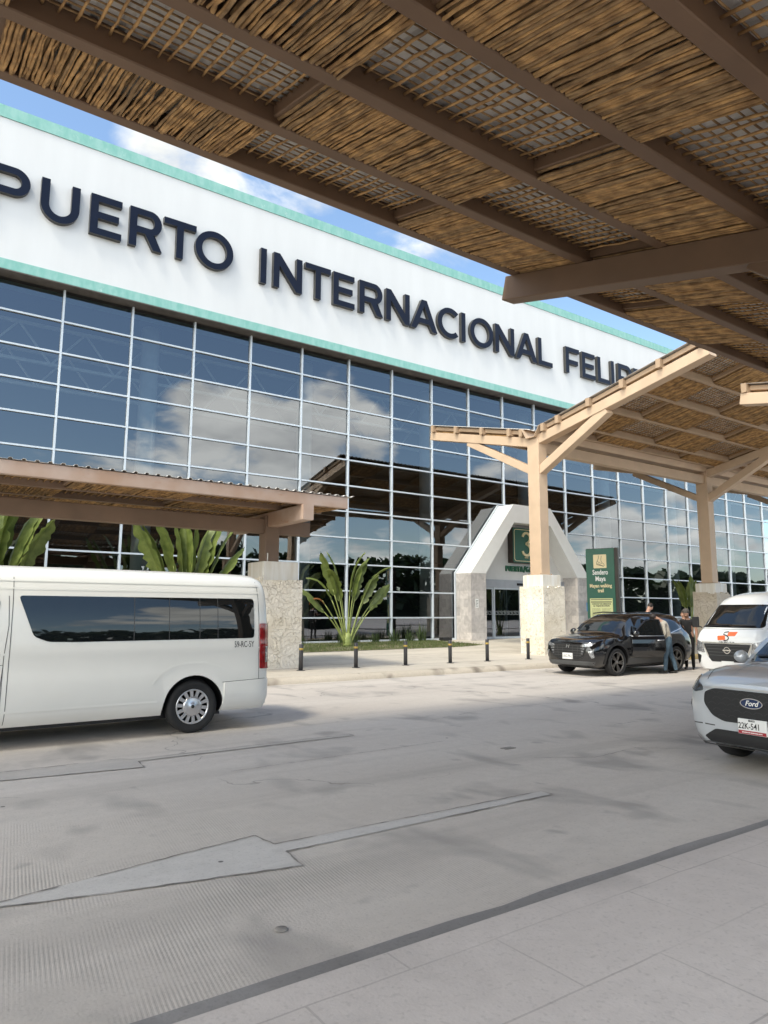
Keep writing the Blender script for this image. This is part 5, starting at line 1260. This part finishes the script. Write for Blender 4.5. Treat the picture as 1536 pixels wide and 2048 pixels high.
b.tube([dpt(x, z, .035) for x, z in fr_], .026, 8); b.build('window_frame', M['black_paint'], door, local=True)
b = MB(); b.add([dpt(x, z, .03) for x, z in fr_], [tuple(range(6))]); b.build('window_glass', M['car_glass'], door, local=True, fixn=False)
b = MB(); b.tube([dpt(0.0, 1.045, -.01), dpt(.5, 1.05, -.012), dpt(1.0, 1.05, -.01)], .012, 6); b.build('chrome_strip', M['silver'], door, local=True)
b = MB(); b.tube([dpt(.74,.93,-.035), dpt(.84,.935,-.05), dpt(.95,.94,-.03)], .014, 6); b.build('handle', M['silver'], door, local=True)
b = MB(); b.tube([dpt(.06,1.06), dpt(.04,1.08,-.12)], .022, 6); c_ = dpt(.05,1.12,-.18); b.lathe([(.0,-.09),(.075,-.07),(.095,0),(.085,.05),(0,.06)], 16, axis='x', o=c_); b.build('side_mirror', M['black_paint'], door, local=True)

# silver car on the right
LF = 4.6
sv = thing('silver_car', (7.55, 3.99, 0), 'silver white crossover car with black mesh grille cut by right picture edge', 'car')
sv.rotation_euler = (0, 0, radians(-4))
car = Car(sv, loft(suv_stations(LF, 1.83, 1.67, 1.09, .93, 1.10, 2.0, 0, belt=1.0), [M['silver_paint'], M['black_plastic']], 5, [(.93, .36), (3.64, .36)], .43, .5), 'silver')
car.patch('windscreen', rpoly([(-.71,1.095),(0,1.15),(.71,1.095),(.54,1.585),(-.54,1.585)], .04), 'f', 'car_glass', .006, .06)
for ax in ('-y', '+y'): car.patch('side_window', rpoly([(1.66,1.09),(3.6,1.14),(3.6,1.46),(2.2,1.51)], .05), ax, 'car_glass', .006, .07)
hexo = rpoly([(-.44,.865),(.44,.865),(.55,.82),(.565,.70),(.47,.575),(.34,.525),(-.34,.525),(-.47,.575),(-.565,.70),(-.55,.82)], .04)
gr = car.patch('grille', hexo, 'f', 'black_plastic', .012, .05)
b = MB(); rr_ = random.Random(2)
for i in range(5):
    z = .575 + .06*i
    for j in range(-5, 6):
        y = j*.115 + (.057 if i % 2 else 0)
        if abs(y) > .40 + .11*min(1, max(0, (z-.55)/.15)) : continue
        car.line('', [(y-.05, z), (y-.02, z+.022), (y+.02, z+.022), (y+.05, z)], 'f', .007, mb=b, off=.018)
b.build('grille_mesh', mat('grille_gloss', (.035,.035,.037), .3, var=.1), gr, local=True, fixn=False)
car.line('chrome_strip', [(-.56,.865),(-.3,.885),(.3,.885),(.56,.865)], 'f', .016, 'silver', .016)
h, n_ = car.hit('f', 0, .745)
b = MB(); vs, fs, nz = fill_curve([arc(0,0,.118,.048,0,360,36)[:-1]], ext=.008); b.add([(h.x-.024-v.z, -v.x, .745+v.y) for v in vs], fs)
bg_ = b.build('front_badge', M['badge_blue'], sv, local=True)
b = MB(); vs, fs, nz = fill_curve([arc(0,0,.124,.054,0,360,36)[:-1], arc(0,0,.114,.045,0,360,36)[:-1]], ext=.012); b.add([(h.x-.024-v.z, -v.x, .745+v.y) for v in vs], fs); b.build('badge_rim', M['chrome'], bg_, local=True)
t = text_mesh('Ford', .075, .001, .001, .15, shear=.35); b = MB(); put(b, t, lambda x, y, z_: (h.x-.0345-z_, -x, .722+y)); b.build('badge_lettering', M['sign_white'], bg_, local=True)
px_ = car.hit('f', 0, .50)[0].x - .04
b = MB(); b.box(px_-.006, px_+.02, -.155, .155, .43, .585); pl = b.build('number_plate', M['plate_white'], sv, local=True, bevel=.004)
b = MB(); b.box(px_-.0085, px_-.0065, -.15, .15, .434, .468); b.build('plate_band', M['plate_red'], pl, local=True)
for txt, sz, z, wd, m, yo in (('22K-541', .088, .486, .225, 'ink', .03), ('MEXICO', .026, .562, .07, 'ink', 0), ('ESTADO DE QUINTANA ROO', .017, .445, .22, 'sign_white', 0)):
    t = text_mesh(txt, sz, .0004, .0008, wd); b = MB(); put(b, t, lambda x, y, z_: (px_-.009-z_, yo-x, z+y)); b.build('plate_lettering', M[m], pl, local=True)
for s in (-1, 1):
    car.patch('headlight', rpoly([(s*.58,.83),(s*.60,.88),(s*.80,.975),(s*.875,.93),(s*.86,.84),(s*.70,.80)], .02), 'f', 'dark_lamp', .014, .04)
    car.patch('fog_lamp', rpoly([(s*.83,.70),(s*.885,.72),(s*.885,.50),(s*.84,.47)], .015), 'f', 'black_plastic', .012, .03)
car.patch('lower_grille', rpoly([(-.44,.435),(.44,.435),(.58,.345),(.52,.305),(-.52,.305),(-.58,.345)], .02), 'f', 'black_plastic', .012, .05)
car.line('skid_lip', [(-.74,.325),(-.66,.272),(0,.262),(.66,.272),(.74,.325)], 'f', .035, 'grey_plastic', .02)
car.line('bumper_crease', [(-.80,.46),(-.62,.475),(-.45,.47)], 'f', .012, 'seam', .004); car.line('bumper_crease', [(.80,.46),(.62,.475),(.45,.47)], 'f', .012, 'seam', .004)
for s in (-1, 1):
    car.line('panel_gap', [(.08,s*.56),(.5,s*.74),(1.15,s*.80)], 'top', .008, 'seam', .003)
    car.line('bonnet_crease', [(.2,s*.35),(.7,s*.48),(1.05,s*.55)], 'top', .03, 'silver_paint', .008)
    b = MB(); b.tube([(1.56,s*.86,1.07),(1.54,s*1.0,1.10)], .024, 6); b.build('mirror_arm', M['black_plastic'], sv, local=True)
    b = MB(); b.lathe([(.0,-.09),(.05,-.08),(.075,-.03),(.082,.02),(.07,.05),(0,.055)], 18, axis='x', o=(1.50,s*1.05,1.13)); b.build('side_mirror', M['silver_paint'], sv, local=True)
for yy in (.5, -.15): car.line('wiper', [(yy+.12,1.16),(yy-.42,1.19)], 'f', .022, 'black_plastic', .018)
for x in (.93, 3.64):
    for sd_ in (-1, 1): wheel(sv, x, sd_*.80, .355, .355, .235, 'dark', sd_, rim=.74)
b = MB(); b.box(.5, 4.2, -.65, .65, .18, .3); b.build('underbody', M['black_plastic'], sv, local=True)
# ------------------------------------------------------------------ people
def figure(name, label, loc, rz, J, mats, hair, cat='person', zscale=1.):
    """J: joint positions (x forward, y left, z up) and radii; bones; zone per bone. One continuous skinned body."""
    t = thing(name, loc, label, cat); t.rotation_euler = (0, 0, rz)
    names = list(J['pts']); idx = {n: i for i, n in enumerate(names)}
    me = bpy.data.meshes.new('b'); me.from_pydata([J['pts'][n][0] for n in names], [(idx[a], idx[b_]) for a, b_ in J['bones']], []); me.update()
    ob = bpy.data.objects.new('tmpfig', me); COL.objects.link(ob)
    ob.modifiers.new('s', 'SKIN'); sk = me.skin_vertices[0].data if me.skin_vertices else None
    if sk is None: me.skin_vertices.new() if hasattr(me.skin_vertices, 'new') else None; sk = me.skin_vertices[0].data
    for n in names:
        r = J['pts'][n][1]; sk[idx[n]].radius = r if hasattr(r, '__len__') else (r, r); sk[idx[n]].use_root = (n == 'pelvis')
    su = ob.modifiers.new('u', 'SUBSURF'); su.levels = 2; su.render_levels = 2
    dg = bpy.context.evaluated_depsgraph_get(); dg.update()
    out = bpy.data.meshes.new_from_object(ob.evaluated_get(dg)); bpy.data.objects.remove(ob)
    for m in mats: out.materials.append(M[m])
    segs = [(Vector(J['pts'][a][0]), Vector(J['pts'][b_][0]), J['zone'].get((a, b_), 0)) for a, b_ in J['bones']]
    for p in out.polygons:
        p.use_smooth = True; c = p.center; best = 1e9
        for a, b_, z in segs:
            ab = b_ - a; tt = max(0, min(1, (c-a).dot(ab)/max(1e-9, ab.length_squared))); d = (c - a - ab*tt).length
            if d < best: best = d; p.material_index = z
    o = bpy.data.objects.new('body', out); COL.objects.link(o); o.parent = t
    # hair cap and face
    hc = Vector(J['head']); hf = Vector(J['face']).normalized()
    if hair:
        b = MB(); n, m_ = 16, 9
        upv = Vector((0,0,1)); side = hf.cross(upv).normalized(); u2_ = side.cross(hf).normalized()
        for i in range(m_):
            for k in range(n):
                th = (i/(m_-1))*radians(112); ph = 2*pi*k/n
                d = u2_*cos(th) + (-hf*cos(ph) + side*sin(ph))*sin(th)
                fr = max(0, d.dot(hf)); 
                rad = .112 + .006*mnoise.noise(d*6)
                q = hc + u2_*.018 - hf*.008 + Vector((d.x*rad*.93, d.y*rad*.93, d.z*rad*1.08))
                if fr > .35: q = hc + u2_*.055 + (q - hc - u2_*.055)*.80
                b.v.append(q)
        for i in range(m_-1):
            for k in range(n): b.f.append([i*n+k, i*n+(k+1) % n, (i+1)*n+(k+1) % n, (i+1)*n+k]); b.mi.append(0); b.sm.append(True)
        b.build('hair', M[hair], t, local=True)
    return t
def person(name, label, loc, rz, H=1.75, lean=0., arms=((.15,-.1),(.15,-.1)), stride=.08, mats=('black_cloth','black_cloth','skin','shoe'), hair='hair_dark', look=-.25, bend_head=0., elbow=(.35,.35), short=True):
    """mats: shirt, trousers, skin, shoes"""
    k = H/1.75; P = {}; bones = []; zone = {}
    def pt(n, p, r): P[n] = (Vector(p)*k, (r[0]*k, r[1]*k) if hasattr(r, '__len__') else r*k)
    def bn(a, b_, z): bones.append((a, b_)); zone[(a, b_)] = z
    sl, cl = sin(lean), cos(lean)
    def tr(x, y, z):          # lean the trunk about the hips
        dz = z - .95; return (x*cl + dz*sl, y, .95 + dz*cl - x*sl)
    pt('pelvis', (0,0,.95), (.155,.12)); pt('waist', tr(0,0,1.10), (.15,.115)); pt('chest', tr(.01,0,1.30), (.175,.12)); pt('neckb', tr(-.01,0,1.46), (.075,.07)); 
    nb0 = Vector(tr(-.01,0,1.46)); hd = Vector((sin(lean+bend_head), 0, cos(lean+bend_head)))
    hdir = hd
    pt('neck', nb0 + hd*.07, .055); pt('jaw', nb0 + hd*.13 + Vector((.018,0,0)), (.066,.075)); pt('head', nb0 + hd*.21 + Vector((.012,0,0)), (.082,.098)); pt('crown', nb0 + hd*.285, (.060,.070))
    bn('pelvis','waist',0); bn('waist','chest',0); bn('chest','neckb',0); bn('neckb','neck',2); bn('neck','jaw',2); bn('jaw','head',2); bn('head','crown',2)
    fdir = Vector((cos(lean+bend_head), 0, -sin(lean+bend_head)))
    pt('nose', P['jaw'][0]/k + fdir*.098 + hd*.045, .014); bn('jaw','nose',2)
    for s, nm, (sw, out), el in ((1,'l',arms[0],elbow[0]), (-1,'r',arms[1],elbow[1])):
        sh = Vector(tr(-.01, s*.185, 1.41)); pt('sh'+nm, sh, .068); bn('chest','sh'+nm,0)
        d1 = Vector((sin(sw), s*(.16+out), -cos(sw))).normalized(); e = sh + d1*.30; pt('el'+nm, e, .046); pt('mid'+nm, sh + d1*.15, .056)
        bn('sh'+nm,'mid'+nm,0); bn('mid'+nm,'el'+nm, 2 if short else 0)
        d2 = Vector((sin(sw+el), s*.04, -cos(sw+el))).normalized(); w_ = e + d2*.245; pt('wr'+nm, w_, .03); bn('el'+nm,'wr'+nm, 2 if short else 0)
        pt('pa'+nm, w_ + d2*.06, (.040,.02)); bn('wr'+nm,'pa'+nm,2); f_ = Vector((d2.z, 0, -d2.x))
        for q in range(4):
            o_ = Vector((0, .0, 0)) + f_*(.028 - .019*q); a_ = w_ + d2*.09 + o_; c_ = a_ + d2*(.045 + .01*(q in (1,2))) ; e_ = c_ + d2*.03 - Vector((0, s*.02, 0))
            pt('f%d%s' % (q, nm), a_, .0095); pt('g%d%s' % (q, nm), c_, .0085); pt('h%d%s' % (q, nm), e_, .007); bn('pa'+nm,'f%d%s' % (q, nm),2); bn('f%d%s' % (q, nm),'g%d%s' % (q, nm),2); bn('g%d%s' % (q, nm),'h%d%s' % (q, nm),2)
        pt('t1'+nm, w_ + d2*.045 + f_*.045, .011); pt('t2'+nm, w_ + d2*.08 + f_*.06, .009); bn('pa'+nm,'t1'+nm,2); bn('t1'+nm,'t2'+nm,2)
        ph = s*stride
        pt('hip'+nm, (0, s*.09, .90), .098); bn('pelvis','hip'+nm,1); pt('kn'+nm, (ph*.5+.02, s*.10, .50), .065); bn('hip'+nm,'kn'+nm,1); pt('ca'+nm, (ph*.75-.01, s*.105, .34), .058); bn('kn'+nm,'ca'+nm,1)
        pt('an'+nm, (ph-.02, s*.11, .09), .05); bn('ca'+nm,'an'+nm,1); pt('he'+nm, (ph-.03, s*.11, .035), .036); pt('to'+nm, (ph+.16, s*.13, .025), (.036,.025)); bn('an'+nm,'he'+nm,3); bn('he'+nm,'to'+nm,3)
    J = dict(pts=P, bones=bones, zone=zone, head=P['head'][0], face=fdir)
    return figure(name, label, loc, rz, J, mats, hair)
# --- shirt leaning in behind the open door (facing the car, towards +y)
pa_ = person('person', 'person in beige long sleeved shirt and blue jeans leaning into the open car door', (18.33, 11.98, 0), radians(125), 1.74, lean=.27, arms=((-.10,.02),(.75,.0)), stride=.13, mats=('beige_shirt','jeans','skin','shoe'), hair='hair_dark', bend_head=.8, elbow=(.55,.2), short=False)
pa_.scale = (1.12, 1.22, 1.)
person('person', 'person in black t-shirt and trousers looking down behind the black car', (20.25, 12.55, 0), radians(200), 1.80, lean=.10, arms=((-.02,.02),(.35,.05)), stride=.06, mats=('black_cloth','black_cloth','skin','shoe'), hair='hair_grey', bend_head=.42, elbow=(.25,1.1))
pc = person('person', 'person in white t-shirt with dark backpack straps on the pavement behind the black car', (22.9, 15.75, .155), radians(-35), 1.86, lean=.02, arms=((.5,.02),(.5,.02)), stride=.05, mats=('white_cloth','black_cloth','skin2','shoe'), hair='hair_dark', bend_head=.45, elbow=(1.2,1.2))
b = MB(); b.box(-.30,-.13,-.17,.17,1.05,1.52)
b.tube([(-.14,.12,1.5),(.02,.13,1.56),(.16,.12,1.40),(.14,.13,1.15),(-.12,.16,1.08)], .02, 6); b.tube([(-.14,-.12,1.5),(.02,-.13,1.56),(.16,-.12,1.40),(.14,-.13,1.15),(-.12,-.16,1.08)], .02, 6)
bp_ = b.build('backpack', M['black_cloth'], None, local=True, bevel=.03); bp_.location = pc.location; bp_.rotation_euler = pc.rotation_euler; tag(bp_, 'dark backpack worn by the person in the white t-shirt', 'backpack')
person('person', 'dark haired person mostly hidden behind the man in the black t-shirt', (22.3, 13.95, 0), radians(160), 1.74, arms=((.1,0),(.1,0)), mats=('black_cloth','black_cloth','skin','shoe'), hair='hair_dark')
# wheeled case with hoop handle beside the pillar
b = MB(); b.box(20.95,21.3,12.25,12.5,.06,.62); cs = b.build('trolley_case', M['black_cloth'], None, bevel=.05); tag(cs, 'black wheeled case with hoop handle beside the white van', 'suitcase')
b = MB(); b.tube([(21.0,12.37,.6),(21.0,12.37,.95),(21.08,12.37,1.06),(21.2,12.37,1.06),(21.27,12.37,.95),(21.27,12.37,.6)], .018, 8); b.build('handle', M['black_plastic'], cs)
for x in (21.0,21.25):
    for y in (12.28,12.46):
        b = MB(); b.lathe([(0,-.015),(.035,-.015),(.035,.015),(0,.015)], 14, axis='y', o=(x,y,.036)); b.build('wheel', M['rubber'], cs)
